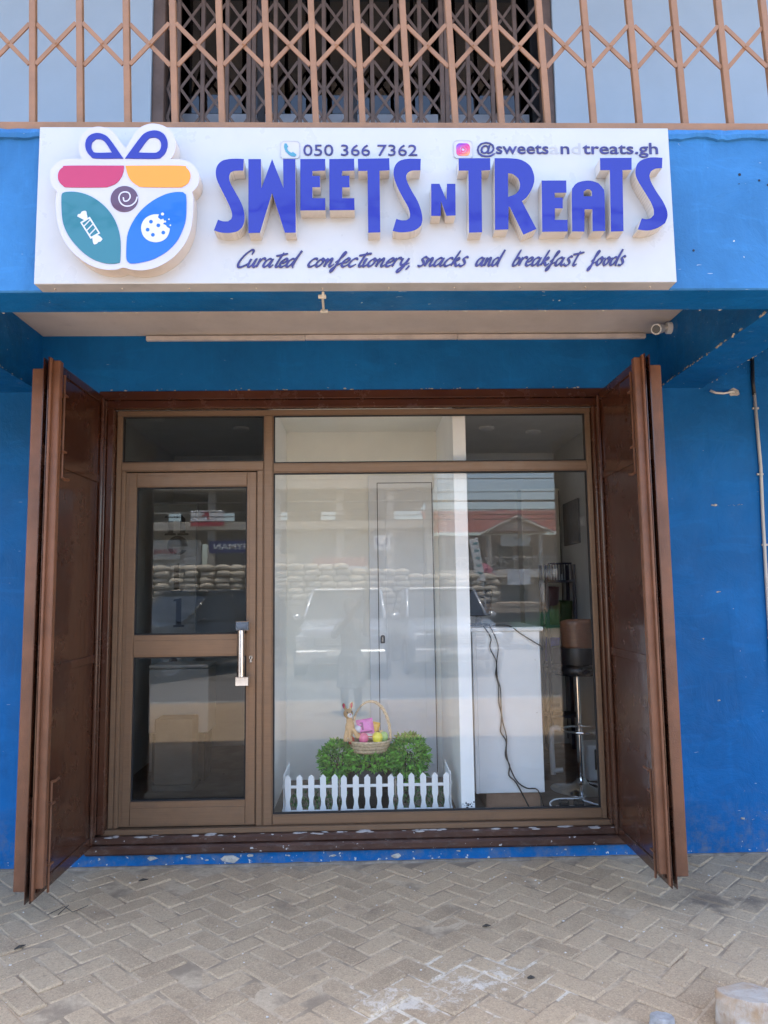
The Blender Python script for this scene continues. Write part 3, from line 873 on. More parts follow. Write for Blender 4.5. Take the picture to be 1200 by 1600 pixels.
LOGO = {
'plate':[[(-0.904,3.2002),(-0.8835,3.236),(-0.86,3.2753),(-0.8299,3.295),(-0.7995,3.3003),(-0.7626,3.2919),(-0.7316,3.269),(-0.7158,3.2363),(-0.7135,3.2037),(-0.7209,3.1744),(-0.7328,3.1555),(-0.6993,3.1549),(-0.6626,3.1452),(-0.6348,3.1193),(-0.6222,3.0837),(-0.6278,3.0482),(-0.6487,3.0224),(-0.6435,2.9967),(-0.6444,2.9326),(-0.6525,2.8689),(-0.6758,2.8118),(-0.717,2.7614),(-0.7703,2.7269),(-0.8239,2.7126),(-0.8687,2.7146),(-0.9005,2.7229),(-0.9314,2.7148),(-0.9791,2.7168),(-1.0273,2.7339),(-1.0759,2.7685),(-1.1193,2.819),(-1.1482,2.8823),(-1.1593,2.9458),(-1.1622,2.9969),(-1.1576,3.0225),(-1.1777,3.0481),(-1.1868,3.0835),(-1.1801,3.1189),(-1.1569,3.1447),(-1.1179,3.1558),(-1.0684,3.1565),(-1.0795,3.1837),(-1.0823,3.2162),(-1.0723,3.2487),(-1.0488,3.2749),(-1.0187,3.2867),(-0.9821,3.2829),(-0.9512,3.2653),(-0.9259,3.2294)]],
'bowR':[[(-0.9048,3.1567),(-0.8501,3.2394),(-0.8292,3.261),(-0.805,3.2702),(-0.7805,3.2689),(-0.7589,3.2559),(-0.7463,3.233),(-0.744,3.2069),(-0.7515,3.1809),(-0.7664,3.1633),(-0.7875,3.1555)],[(-0.8549,3.1807),(-0.8225,3.2296),(-0.8074,3.2407),(-0.7891,3.2408),(-0.7749,3.231),(-0.7685,3.2134),(-0.7718,3.1938),(-0.7819,3.1828),(-0.7971,3.1795)]],
'bowL':[[(-0.9108,3.1566),(-0.9625,3.2326),(-0.9843,3.2522),(-1.0088,3.26),(-1.033,3.2553),(-1.0508,3.239),(-1.0567,3.213),(-1.0511,3.187),(-1.0366,3.1675),(-1.0151,3.1565)],[(-0.9551,3.1806),(-0.9805,3.2215),(-0.999,3.2345),(-1.0172,3.2345),(-1.0303,3.2228),(-1.0334,3.2045),(-1.0281,3.189),(-1.0157,3.1799)]],
'red':[[(-1.1158,3.1273),(-0.9077,3.1275),(-0.9096,3.1029),(-0.9192,3.0771),(-0.9368,3.0559),(-0.9637,3.0436),(-0.9878,3.0404),(-1.1131,3.0404),(-1.1356,3.0468),(-1.1512,3.0642),(-1.156,3.0835),(-1.1525,3.1047),(-1.138,3.1209)]],
'yellow':[[(-0.9023,3.1275),(-0.6958,3.1277),(-0.6713,3.1193),(-0.6571,3.0998),(-0.6556,3.0804),(-0.6625,3.0578),(-0.6824,3.0443),(-0.7035,3.0404),(-0.8307,3.0417),(-0.8551,3.0482),(-0.8797,3.0675),(-0.8936,3.0933)]],
'teal':[[(-1.1402,3.0033),(-1.1364,3.0174),(-1.1227,3.0218),(-1.0957,3.0225),(-1.0594,3.0161),(-1.0167,2.9968),(-0.9736,2.9616),(-0.9425,2.9202),(-0.9234,2.8756),(-0.9137,2.8249),(-0.9131,2.7493),(-0.92,2.7399),(-0.9379,2.7368),(-0.9738,2.74),(-1.016,2.7558),(-1.0586,2.7874),(-1.102,2.8379),(-1.1275,2.8886),(-1.1369,2.9395)]],
'blue':[[(-0.8908,2.8186),(-0.8869,2.8566),(-0.8699,2.901),(-0.8408,2.9456),(-0.7993,2.9839),(-0.7515,3.0109),(-0.7093,3.0211),(-0.682,3.0205),(-0.6709,3.0108),(-0.6687,2.9839),(-0.6696,2.9199),(-0.6798,2.8753),(-0.7031,2.8245),(-0.7414,2.7835),(-0.7888,2.7552),(-0.8364,2.7415),(-0.8722,2.7378),(-0.8861,2.7461),(-0.8907,2.7618)]],
'candyBody':[[(-1.0662,2.9),(-1.0308,2.9222),(-0.99,2.8567),(-1.0253,2.8346)],[(-1.0589,2.8974),(-1.033,2.9139),(-0.9973,2.8586),(-1.0232,2.8428)]],
'candyTop':[[(-1.049,2.9076),(-1.0777,2.9235),(-1.0749,2.9318),(-1.066,2.9343),(-1.062,2.9419),(-1.0525,2.9458),(-1.0453,2.9438),(-1.0426,2.9343),(-1.0396,2.9152)]],
'candyBot':[[(-1.0196,2.8428),(-1.0153,2.8188),(-1.0104,2.8125),(-1.0009,2.8156),(-0.9963,2.8219),(-0.988,2.8238),(-0.981,2.8339),(-0.986,2.8403),(-0.9994,2.8491)]],
'cookie':[[(-0.7712,2.9315),(-0.7752,2.92),(-0.7647,2.9104),(-0.7546,2.9136),(-0.7507,2.9021),(-0.7554,2.8932),(-0.7445,2.8881),(-0.7401,2.8817),(-0.7292,2.8741),(-0.7325,2.8563),(-0.7424,2.8373),(-0.7602,2.8246),(-0.7829,2.8209),(-0.8082,2.8273),(-0.8278,2.845),(-0.8368,2.8723),(-0.8337,2.8978),(-0.8191,2.9188),(-0.7953,2.9302)],[(-0.7935,2.9022),(-0.7955,2.8968),(-0.8006,2.8945),(-0.8057,2.8968),(-0.808,2.9022),(-0.8059,2.9076),(-0.8009,2.9098),(-0.7957,2.9076)],[(-0.7655,2.8875),(-0.7675,2.8821),(-0.7726,2.8799),(-0.7778,2.8821),(-0.78,2.8875),(-0.778,2.8929),(-0.7729,2.8951),(-0.7677,2.8929)],[(-0.8055,2.8704),(-0.8075,2.865),(-0.8126,2.8628),(-0.8177,2.865),(-0.8199,2.8704),(-0.8179,2.8758),(-0.8129,2.878),(-0.8077,2.8758)],[(-0.7853,2.85),(-0.7873,2.8447),(-0.7923,2.8424),(-0.7975,2.8447),(-0.7997,2.8501),(-0.7977,2.8554),(-0.7926,2.8577),(-0.7875,2.8554)],[(-0.7463,2.8589),(-0.7484,2.8535),(-0.7534,2.8513),(-0.7586,2.8535),(-0.7608,2.8589),(-0.7588,2.8643),(-0.7537,2.8665),(-0.7486,2.8643)]],
'center':[[(-0.9033,2.9936),(-0.8515,2.9936)]],
'swirl':[[(-0.9071,3.0),(-0.9031,2.9853),(-0.8899,2.9865),(-0.8812,3.0),(-0.8858,3.016),(-0.9016,3.0212),(-0.9171,3.0147),(-0.9233,2.9968),(-0.9156,2.9763),(-0.8984,2.9648),(-0.8774,2.9667),(-0.8608,2.9808),(-0.854,3.0019)]],
'crumbs':[[(-0.7579,2.9327),(-0.7519,2.9327)],[(-0.7477,2.9027),(-0.7435,2.9027)],[(-0.7334,2.9117),(-0.7304,2.9117)],[(-0.7276,2.8881),(-0.7246,2.8881)]],
}

def letter_side():
    t = NT('perforated_letter_side')
    v = t.n.new('ShaderNodeTexVoronoi'); v.feature = 'F1'; v.inputs['Randomness'].default_value = 0.0
    v.inputs['Scale'].default_value = 210
    t.link(t.pos, v.inputs['Vector'])
    k = t.ramp(v.outputs['Distance'], .26, .36, 1, 0)
    c = t.mix(t.noise(8, 4), (.54, .51, .48), (.66, .63, .60))
    c = t.mix(t.math('MULTIPLY', k, .55), c, (.2, .17, .15))
    t.col(c); t.rough(.45)
    return t.mat
def acrylic(name, c, rough=.07):
    t = NT(name); t.col(t.mix(t.noise(3, 3), mul(c, .93), mul(c, 1.07))); t.rough(rough)
    t.b.inputs['Specular IOR Level'].default_value = .6
    t.bump(t.noise(6, 2), .10, .02)
    return t.mat
M['side'] = letter_side()
M['let_blue'] = acrylic('blue_acrylic', (.012, .018, .28))
SG = root('shop_sign', (0, -1.5, 2.69), 'white shop sign box with blue raised lettering and gift logo', 'sign')
b = MB(); b.box(-1.263, 1.229, -1.545, -1.5445, 2.690, 3.334)
b = MB()
x0, x1, z0, z1 = -1.263, 1.229, 2.688, 3.330
b.box(x0, x1, -1.545, -1.466, z0, z1, .002, 0)
pan = b.obj('panel', [M['white_sign'], M['sign_edge']], SG)
for p in pan.data.polygons:
    if abs(p.normal.y) < .5: p.material_index = 1
b = MB()
for x in [-1.2 + k * .26 for k in range(10)]: b.sphere((x, -1.50, 2.687), .004, .004, .0025, 8, 4)
b.obj('rivet', M['steel'], pan)
for k, loops in LETTERS.items():
    b = MB()
    ls = [smooth_loop(l, 32, 4) for l in loops]
    b.poly(ls, -1.605, -1.5455, 0, 1)
    o = b.obj('letter', [M['let_blue'], M['side']], SG)
# logo
def lg(name, keys, y0_, y1_, mat, par, side=None, sharp=38):
    b = MB()
    for key in keys:
        b.poly([smooth_loop(l, sharp, 4) for l in LOGO[key]], y0_, y1_, 0, 0 if side is None else 1)
    return b.obj(name, [mat] if side is None else [mat, side], par)
M['plate'] = acrylic('lilac_white_acrylic', (.53, .515, .59), .16)
LGW = pm('logo_white_print', (.60, .59, .65), .3, var=.02)
logo = lg('logo', ['plate'], -1.612, -1.5455, M['plate'], SG, M['soffit'], sharp=45)
lg('ribbon_bow', ['bowR'], -1.6145, -1.6121, M['let_blue'], logo)
lg('ribbon_bow', ['bowL'], -1.6145, -1.6121, M['let_blue'], logo)
lg('lid_panel', ['red'], -1.6145, -1.6121, acrylic('red_acrylic', S(178, 42, 86)), logo)
lg('lid_panel', ['yellow'], -1.6145, -1.6121, acrylic('yellow_acrylic', S(225, 145, 28)), logo)
lg('box_panel', ['teal'], -1.6145, -1.6121, acrylic('teal_acrylic', S(45, 112, 125)), logo)
lg('box_panel', ['blue'], -1.6145, -1.6121, acrylic('bright_blue_acrylic', S(22, 100, 205)), logo)
(cx, cz), (ex, ez) = LOGO['center'][0]
rr = ex - cx
b = MB(); b.poly([[(cx + rr * math.cos(a * math.pi / 20), cz + rr * math.sin(a * math.pi / 20)) for a in range(40)]], -1.6145, -1.6121)
b.obj('chocolate_disc', acrylic('brown_acrylic', S(88, 62, 84)), logo)
def ribbon(b, pts, w_, y, depth=.002, nib=None, taper=True):
    P = spline([(p[0], p[1], 0) for p in pts], 5)
    n = len(P); L_ = []; R_ = []
    for i, p in enumerate(P):
        t = (P[min(i + 1, n - 1)] - P[max(i - 1, 0)]); t = t.normalized() if t.length else Vector((1, 0, 0))
        k = w_ / 2
        if nib is not None:
            a = math.atan2(t.y, t.x); k *= .48 + .62 * abs(math.sin(a - nib))
        if taper: k *= min(1, .45 + 1.2 * min(i, n - 1 - i) / max(n * .25, 1))
        nn = Vector((-t.y, t.x, 0)) * k
        yy = y - .0006 * i / n
        L_.append((p.x + nn.x, yy, p.y + nn.y)); R_.append((p.x - nn.x, yy, p.y - nn.y))
    vs = L_ + R_ + [(v[0], v[1] + depth, v[2]) for v in L_] + [(v[0], v[1] + depth, v[2]) for v in R_]
    fs = []
    for i in range(n - 1):
        fs.append((i, n + i, n + i + 1, i + 1))
        fs.append((2 * n + i, i, i + 1, 2 * n + i + 1)); fs.append((n + i, 3 * n + i, 3 * n + i + 1, n + i + 1))
    fs.append((0, 2 * n, 3 * n, n)); fs.append((n - 1, 2 * n - 1, 4 * n - 1, 3 * n - 1))
    b.add(vs, fs)
b = MB(); ribbon(b, LOGO['swirl'][0], .0048, -1.6152, .0006, taper=False); b.obj('swirl_mark', LGW, logo)
b = MB(); b.poly(LOGO['candyBody'], -1.6152, -1.6146)
ca_, cb_, cc_, cd_ = [Vector(p) for p in LOGO['candyBody'][0]]
for f in (.26, .52, .78):
    p = ca_.lerp(cd_, f); q = cb_.lerp(cc_, max(f - .16, 0)); dn = (cd_ - ca_).normalized() * .0042
    b.poly([[tuple(p), tuple(p + dn), tuple(q + dn), tuple(q)]], -1.6153, -1.6146)
b.poly([smooth_loop(LOGO['candyTop'][0], 60)], -1.61525, -1.6146); b.poly([smooth_loop(LOGO['candyBot'][0], 60)], -1.61525, -1.6146)
b.obj('candy_mark', LGW, logo)
b = MB(); b.poly([smooth_loop(l, 60) for l in LOGO['cookie']], -1.6152, -1.6146)
for (p, q) in LOGO['crumbs']:
    r_ = q[0] - p[0]; b.poly([[(p[0] + r_ * math.cos(a * math.pi / 6), p[1] + r_ * math.sin(a * math.pi / 6)) for a in range(12)]], -1.6152, -1.6146)
b.obj('cookie_mark', LGW, logo)

# small print lines
M['ink'] = pm('dark_indigo_letter', (.035, .032, .16), .4, var=.25, scale=30)
M['ghost'] = pm('bare_letter_recess', (.40, .41, .44), .4, var=.05)
text_mesh('050 366 7362', .450, .0485, -.2303, 3.2105, -1.5485, .003, .0).obj('phone_number', M['ink'], SG)
for s_, xa, xb, mt in (('@sweets', .4565, .7427, 'ink'), ('a', .7478, .7850, 'ghost'), ('n', .7914, .826, 'ink'), ('d', .835, .8720, 'ghost'), ('treats.gh', .8799, 1.1824, 'ink')):
    text_mesh(s_, xb - xa, .0485, xa, 3.2195, -1.5485 if mt == 'ink' else -1.5462, .003 if mt == 'ink' else .0007, .010).obj('handle_text', M[mt], SG)
def rrect(x0, x1, z0, z1, r, n=5):
    out = []
    for cx_, cz_, a0 in ((x1 - r, z0 + r, -90), (x1 - r, z1 - r, 0), (x0 + r, z1 - r, 90), (x0 + r, z0 + r, 180)):
        for k in range(n + 1):
            a = R(a0 + 90 * k / n); out.append((cx_ + r * math.cos(a), cz_ + r * math.sin(a)))
    return out
def tile(x0, x1, z0, z1):
    b = MB(); b.poly([rrect(x0, x1, z0, z1, .013)], -1.5475, -1.5455); t_ = b.obj('icon_tile', M['plate'], SG)
    b = MB(); b.poly([rrect(x0 - .0025, x1 + .0025, z0 - .0025, z1 + .0025, .0145), rrect(x0, x1, z0, z1, .013)], -1.5485, -1.5455); b.obj('tile_rim', M['sign_edge'], t_)
    return t_
t1 = tile(-.318, -.246, 3.200, 3.268)
hs = [(-.304, 3.2595), (-.2965, 3.2605), (-.2895, 3.247), (-.2945, 3.241), (-.289, 3.229), (-.278, 3.221), (-.2705, 3.2245), (-.2575, 3.214), (-.260, 3.2075), (-.269, 3.2055), (-.284, 3.211), (-.2985, 3.226), (-.3055, 3.244)]
b = MB(); b.poly([smooth_loop(hs, 50)], -1.5495, -1.5476); b.obj('handset_mark', acrylic('handset_teal', S(70, 140, 160), .3), t1)
t2 = tile(.366, .438, 3.202, 3.272)
def grad():
    t = NT('icon_gradient')
    s_ = t.sep(); f = t.math('ADD', t.math('MULTIPLY', t.math('SUBTRACT', s_[0], .402), 7), t.math('MULTIPLY', t.math('SUBTRACT', 3.237, s_[2]), 14))
    c = t.mix(t.ramp(f, -.55, .05), S(95, 80, 205), S(215, 60, 130)); c = t.mix(t.ramp(f, .05, .6), c, S(248, 170, 80))
    t.col(c); t.rough(.3); return t.mat
GR = grad()
cx, cz = .402, 3.236
b = MB(); b.poly([rrect(cx - .027, cx + .027, cz - .026, cz + .026, .015), rrect(cx - .021, cx + .021, cz - .020, cz + .020, .010)], -1.5495, -1.5476)
b.poly([rrect(cx - .0195, cx + .0195, cz - .0185, cz + .0185, .009), [(cx + .0135 * math.cos(a * math.pi / 10), cz + .0135 * math.sin(a * math.pi / 10)) for a in range(20)]], -1.5494, -1.5476)
b.poly([[(cx + .0105 * math.cos(a * math.pi / 10), cz + .0105 * math.sin(a * math.pi / 10)) for a in range(20)], [(cx + .006 * math.cos(a * math.pi / 10), cz + .006 * math.sin(a * math.pi / 10)) for a in range(20)]], -1.5495, -1.5476)
b.obj('camera_mark', GR, t2)

# handwritten line
GL = {
 'C': ([[(1.0, 1.5), (1.02, 1.95), (.75, 2.05), (.35, 1.55), (.05, .75), (.08, .15), (.4, 0), (.8, .22), (1.05, .5)]], 1.02),
 'u': ([[(.02, .55), (.12, .98), (.06, .3), (.22, .02), (.5, .3), (.66, .98), (.6, .25), (.78, .02), (1.0, .3)]], .95),
 'r': ([[(.13, 1.05), (.1, .5), (.05, .0)], [(.09, .5), (.3, .95), (.55, 1.04), (.63, .82)]], .66),
 'a': ([[(.74, .82), (.45, 1.0), (.12, .68), (.06, .2), (.26, .02), (.55, .35), (.76, .95), (.68, .22), (.84, .02), (1.05, .3)]], 1.0),
 't': ([[(.62, 1.75), (.45, .9), (.36, .2), (.5, .0), (.72, .2)], [(-.05, 1.32), (.4, 1.42), (1.1, 1.62)]], .66),
 'e': ([[(.06, .42), (.45, .55), (.62, .86), (.42, 1.0), (.14, .66), (.1, .2), (.34, .0), (.72, .28)]], .72),
 'd': ([[(.72, .8), (.45, 1.0), (.12, .68), (.06, .2), (.26, .02), (.55, .38), (.82, 1.2), (1.02, 1.95), (.8, .9), (.72, .2), (.82, -.1)]], 1.0),
 'c': ([[(.66, .78), (.6, .98), (.36, .95), (.12, .6), (.08, .2), (.34, .0), (.75, .3)]], .72),
 'o': ([[(.5, .98), (.2, .75), (.08, .3), (.28, .02), (.56, .3), (.64, .8), (.44, .98), (.62, .72), (.95, .92)]], .86),
 'n': ([[(.0, .6), (.14, 1.0), (.08, .02), (.2, .5), (.46, .98), (.58, .8), (.54, .2), (.7, .02), (.95, .35)]], .9),
 'f': ([[(.1, .5), (.5, 1.1), (.72, 1.62), (.56, 1.7), (.38, .8), (.22, -.35), (.05, -.6), (.02, -.3), (.4, .2), (.8, .5)]], .74),
 'i': ([[(.0, .5), (.16, .98), (.1, .22), (.26, .02), (.5, .3)], [(.32, 1.45), (.4, 1.56)]], .46),
 'y': ([[(.02, .55), (.12, .98), (.1, .4), (.28, .2), (.55, .5), (.72, 1.0), (.55, .1), (.3, -.6), (.08, -.62), (.2, -.2), (.95, .45)]], .82),
 's': ([[(.68, .98), (.46, 1.12), (.24, .86), (.44, .56), (.54, .26), (.32, .0), (.0, .08)]], .68),
 'k': ([[(.42, 1.9), (.2, .9), (.08, .02)], [(.14, .45), (.5, .98), (.62, .8), (.3, .52), (.42, .3), (.62, .02), (.9, .3)]], .82),
 'b': ([[(.46, 1.95), (.24, .9), (.1, .05)], [(.13, .45), (.42, .95), (.68, .72), (.56, .15), (.3, .0), (.1, .12)]], .8),
 ',': ([[(.22, .12), (.18, -.08), (.04, -.38)]], .3),
}
words = [('Curated', -.4833, -.2361), ('confectionery,', -.2113, .1815), ('snacks', .2114, .4115), ('and', .4415, .5569), ('breakfast', .582, .8691), ('foods', .8792, 1.0308)]
cnt = 0
for wd, xa, xb in words:
    adv = 0; st = []
    for ch in wd:
        strokes, a = GL[ch]
        for s_ in strokes: st.append([(p[0] * .9 + adv + .34 * p[1], p[1]) for p in s_])
        adv += a * .9
    mnx = min(p[0] for s_ in st for p in s_); mxx = max(p[0] for s_ in st for p in s_)
    k = (xb - xa) / (mxx - mnx)
    b = MB()
    for s_ in st:
        cnt += 1
        base = 2.7525 + .004 * ((xa + .48) / 1.5)
        ribbon(b, [(xa + (p[0] - mnx) * k, base + p[1] * .0335) for p in s_], .0100, -1.5486 - .00018 * (cnt % 5), .003, nib=R(35))
    b.obj('tagline_word', M['ink'], SG)

# ================================================================== BALCONY GRILLE
GRL = root('balcony_grille', (0, -1.415, 3.37), 'tan painted metal security grille on the balcony edge above the sign', 'grille')
bx = [-1.359 + .1935 * k for k in range(-6, 22)]
shear = lambda x, z: x - .037 * (z - 3.69)
def sheared_bar(name, x, z0, z1, w_, ya, yb, mat, par, sh=shear):
    b = MB(); b.box(x - w_ / 2, x + w_ / 2, ya, yb, z0, z1, .0025)
    b.v = [(sh(v[0], v[2]), v[1], v[2]) for v in b.v]
    return b.obj(name, mat, par)
for x in bx: sheared_bar('bar', x, 3.415, 6.28, .026, -1.428, -1.402, M['tan'], GRL)
b = MB(); b.box(bx[0] - .1, bx[-1] + .1, -1.454, -1.398, 3.3765, 3.4145, .003); b.obj('bottom_rail', M['tan'], GRL)
def strip(name, p, q, w_, th, mat, par, y):
    """flat bar between two points of an XZ plane"""
    p = Vector(p); q = Vector(q); d = (q - p).normalized(); n = Vector((-d.y, d.x)) * w_ / 2
    b = MB(); b.poly([[tuple(p + n), tuple(p - n), tuple(q - n), tuple(q + n)]], y, y + th, back=True)
    return b.obj(name, mat, par)
for zu, zl in ((3.874, 3.687), (5.374, 5.187)):
    for k in range(len(bx) - 1):
        xl, xr = bx[k], bx[k + 1]
        o_ = .0135
        f1 = k % 2
        strip('brace', (shear(xl, zu) + o_, zu), (shear(xr, zl) - o_, zl), .0175, .006, M['tan'], GRL, -1.426 if f1 else -1.4195)
        strip('brace', (shear(xl, zl) + o_, zl), (shear(xr, zu) - o_, zu), .0175, .006, M['tan'], GRL, -1.4195 if f1 else -1.426)

for k in range(len(bx) - 1):
    xm, zm = (bx[k] + bx[k + 1]) / 2, (3.874 + 3.687) / 2
    b = MB(); b.sphere((shear(xm, zm), -1.4265, zm), .0055, .004, .0055, 8, 5); b.obj('rivet', M['tan'], GRL, smooth=True)

# ================================================================== COLLAPSIBLE GATE UPSTAIRS
GT = root('collapsible_gate', (0, .06, 3.302), 'dark brown collapsible lattice gate across the upstairs doorway', 'gate')
GM = M['gate']
def gb(name, *q, mat=GM, par=None):
    b = MB()
    for k in q: b.box(*k)
    return b.obj(name, mat, par or GT)
gb('jamb', (-1.2995, -1.225, .02, .12, 3.303, 5.849, .004)); gb('jamb', (1.145, 1.2175, .02, .12, 3.303, 5.849, .004))
chan = []
x = -1.148
k = 0
while x < 1.13:
    chan.append(x); x += .1525; k += 1
for i, x in enumerate(chan):
    if i % 4 == 3: gb('channel', (x - .029, x - .002, .05, .078, 3.36, 5.82, .002), (x + .002, x + .029, .05, .078, 3.36, 5.82, .002))
    else: gb('channel', (x - .0125, x + .0125, .05, .076, 3.36, 5.82, .002))
rows = [4.843 - .187 * k for k in range(5)] + [5.237]
for zt_ in rows:
    for xl, xr in zip([-1.225] + chan, chan + [1.145]):
        a, c = xl + .012, xr - .012
        strip('lattice', (a, zt_), (c, zt_ - .187), .017, .004, GM, GT, .056)
        strip('lattice', (a, zt_ - .187), (c, zt_), .017, .004, GM, GT, .062)
# dark glazed doors behind the gate, the sky's reflection painted as pale lower panels
UD = root('upper_glass_door', (0, .4, 3.302), 'dark glazed balcony doors standing behind the lattice gate', 'door')
GF = pm('dark_door_frame', (.03, .03, .035), .4)
for x in (-1.3, -.7, -.08, .54, 1.16): gb('stile', (x, x + .05, .36, .40, 3.303, 5.94, .003), mat=GF, par=UD)
for x in (-1.249, -.649, -.029, .591):
    gb('sky_reflection_panel', (x, x + .548, .372, .388, 3.303, 4.70, .002), mat=pm('grey_sky_reflection', (.34, .38, .45), .4), par=UD)
    b = MB(); b.box(x, x + .548, .377, .383, 4.705, 5.94); b.obj('pane', glass('dark_upper_glass', (.25, .26, .28), .05), UD)

# ================================================================== SMALL THINGS ON THE FRONT
# cable trunking along the soffit
b = MB()
for xa, xb, dz in ((-1.29, -.35, 0), (-.348, .56, .002), (.562, 1.70, .001)): b.box(xa, xb, -.028, -.0005, 2.993 + dz, 3.022 + dz, .003)
b.obj('cable_trunking', M['trunk_pvc'], label='long pale plastic cable trunking where the wall meets the soffit', cat='trunking', loc=(0, -.02, 3.0))
# cable stub on the beam underside
CB = root('beam_cable', (-.166, -1.35, 2.685), 'short beige cable clipped across the underside of the front beam', 'cable')
b = MB(); b.tube([(-.160, -1.464, 2.684), (-.165, -1.40, 2.684), (-.168, -1.30, 2.684), (-.170, -1.249, 2.684)], .0055, 7); b.obj('cable', M['cable_w'], CB, smooth=True)
for y in (-1.425, -1.268):
    b = MB(); b.box(-.182, -.150, y - .008, y + .008, 2.676, 2.6895, .002); b.obj('clip', M['cable_w'], CB)
# security camera
SCM = root('security_camera', (1.76, -.2, 2.98), 'small white bullet security camera fixed to the right cross beam', 'camera')
b = MB(); b.lathe([(.03, 1.744), (.034, 1.748), (.034, 1.7715)], (0, -.215, 2.985), 18, axis='x'); auto_smooth(b.obj('base_plate', M['white_plastic'], SCM))
b = MB(); b.tube([(1.745, -.215, 2.985), (1.722, -.222, 2.983), (1.712, -.235, 2.979)], .011, 10); auto_smooth(b.obj('arm', M['white_plastic'], SCM))
ax = Vector((-.62, -.72, -.30)).normalized(); c0 = Vector((1.727, -.195, 2.990))
b = MB(); b.tube([c0, c0 + ax * .01, c0 + ax * .085, c0 + ax * .088], [.018, .026, .027, .025], 18)
b.tube([c0 + ax * .07, c0 + ax * .102], .0305, 18); body = auto_smooth(b.obj('housing', M['white_plastic'], SCM))
b = MB(); b.tube([c0 + ax * .1025, c0 + ax * .104], .0235, 18); b.obj('lens_window', pm('camera_black_glass', (.01, .01, .012), .1), body)
# conduit on the right wall
CN = root('wall_conduit', (2.345, -.012, 1.6), 'thin beige conduit with black cable top running down the right blue wall', 'conduit')
b = MB(); b.tube([(2.343, -.012, 2.65), (2.352, -.012, 2.2), (2.344, -.012, 1.9), (2.338, -.012, 1.4), (2.335, -.012, .95)], .0095, 8); b.obj('pipe', M['beige_pvc'], CN, smooth=True)
b = MB(); b.tube([(2.343, -.011, 2.64), (2.34, -.011, 2.72), (2.352, -.011, 3.02)], .0105, 7); b.obj('cable', M['black'], CN, smooth=True)
b = MB(); b.tube([(2.335, -.011, .96), (2.337, -.011, .3)], .008, 7); b.obj('cable', M['black'], CN, smooth=True)
for z in (2.56, 2.16, 1.74, 1.2):
    b = MB(); b.box(2.328, 2.366, -.014, -.0008, z - .006, z + .006, .002); b.obj('saddle', M['beige_pvc'], CN)
# cable stub in a chipped hole
WS = root('wall_cable_stub', (2.2, -.02, 2.66), 'cut cable end poking from a chipped hole in the right blue wall', 'cable')
g = random.Random(4); b = MB()
ring = [(2.225 + .038 * g.uniform(.75, 1.15) * math.cos(a), -.0012, 2.662 + .026 * g.uniform(.7, 1.15) * math.sin(a)) for a in [k * math.pi / 6 for k in range(12)]]
b.add(ring + [(2.225, -.006, 2.664)], [((k + 1) % 12, k, 12) for k in range(12)]); b.obj('broken_plaster', CH, WS)
b = MB(); b.tube([(2.235, .01, 2.664), (2.21, -.02, 2.662), (2.15, -.03, 2.648), (2.10, -.028, 2.652), (2.072, -.02, 2.668)], [.007, .007, .0065, .007, .008], 8); b.obj('cable', M['cable_w'], WS, smooth=True)
# loose stones at the kerb side
def stone(name, c, r, mat, label, cat, seed, flat=.75):
    """a broken stone: a lump split along several planes"""
    g = random.Random(seed); bm = bmesh.new(); bmesh.ops.create_icosphere(bm, subdivisions=5, radius=1)
    planes = [(Vector((.08, .10, 1)).normalized(), .55)]
    for k in range(9):
        a = 2 * math.pi * (k + g.uniform(-.3, .3)) / 9
        planes.append((Vector((math.cos(a), math.sin(a), g.uniform(-.15, .45))).normalized(), g.uniform(.74, .9)))
    for v in bm.verts:
        q = v.co.copy()
        for nrm, d in planes:
            ex = q.dot(nrm) - d
            if ex > 0: q -= nrm * ex
        q *= 1 + .05 * mnoise.noise(q * 2.2 + Vector((seed, 0, 0))) + .028 * mnoise.noise(q * 6) + .014 * mnoise.noise(q * 17)
        v.co = Vector((q.x * r[0], q.y * r[1], q.z * r[2]))
    me = bpy.data.meshes.new(name); bm.to_mesh(me); bm.free(); me.materials.append(mat)
    for q in me.polygons: q.use_smooth = True
    o = bpy.data.objects.new(name, me); COL.objects.link(o); o.location = c
    return tag(o, label, cat)
def stone_mat():
    t = NT('ochre_stone')
    n = t.noise(9, 6, .7, vec=t.mapping((1, 1, .45), rot=(.3, .5, 0)), dist=.6)
    c = t.mix(t.ramp(n, .35, .65), (.42, .27, .15), (.52, .44, .36))
    c = t.mix(t.ramp(t.noise(30, 5), .55, .7, 0, .6), c, (.25, .10, .06))
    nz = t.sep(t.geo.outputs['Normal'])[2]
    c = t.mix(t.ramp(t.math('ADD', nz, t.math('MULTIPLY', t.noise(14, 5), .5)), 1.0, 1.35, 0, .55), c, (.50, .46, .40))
    t.col(c); t.rough(.85); t.bump(t.noise(30, 6, .7), .8, .01); return t.mat
stone('stone', (1.318, -1.60, .035), (.135, .11, .105), stone_mat(), 'large broken ochre stone with a pale flat top lying on the paving', 'stone', 17)
stone('stone', (1.0, -1.618, .010), (.05, .042, .05), pm('grey_stone', (.36, .34, .32), .9, var=.25, scale=20, bump=.4, bscale=40), 'small grey stone lying beside the ochre stone', 'stone', 51)
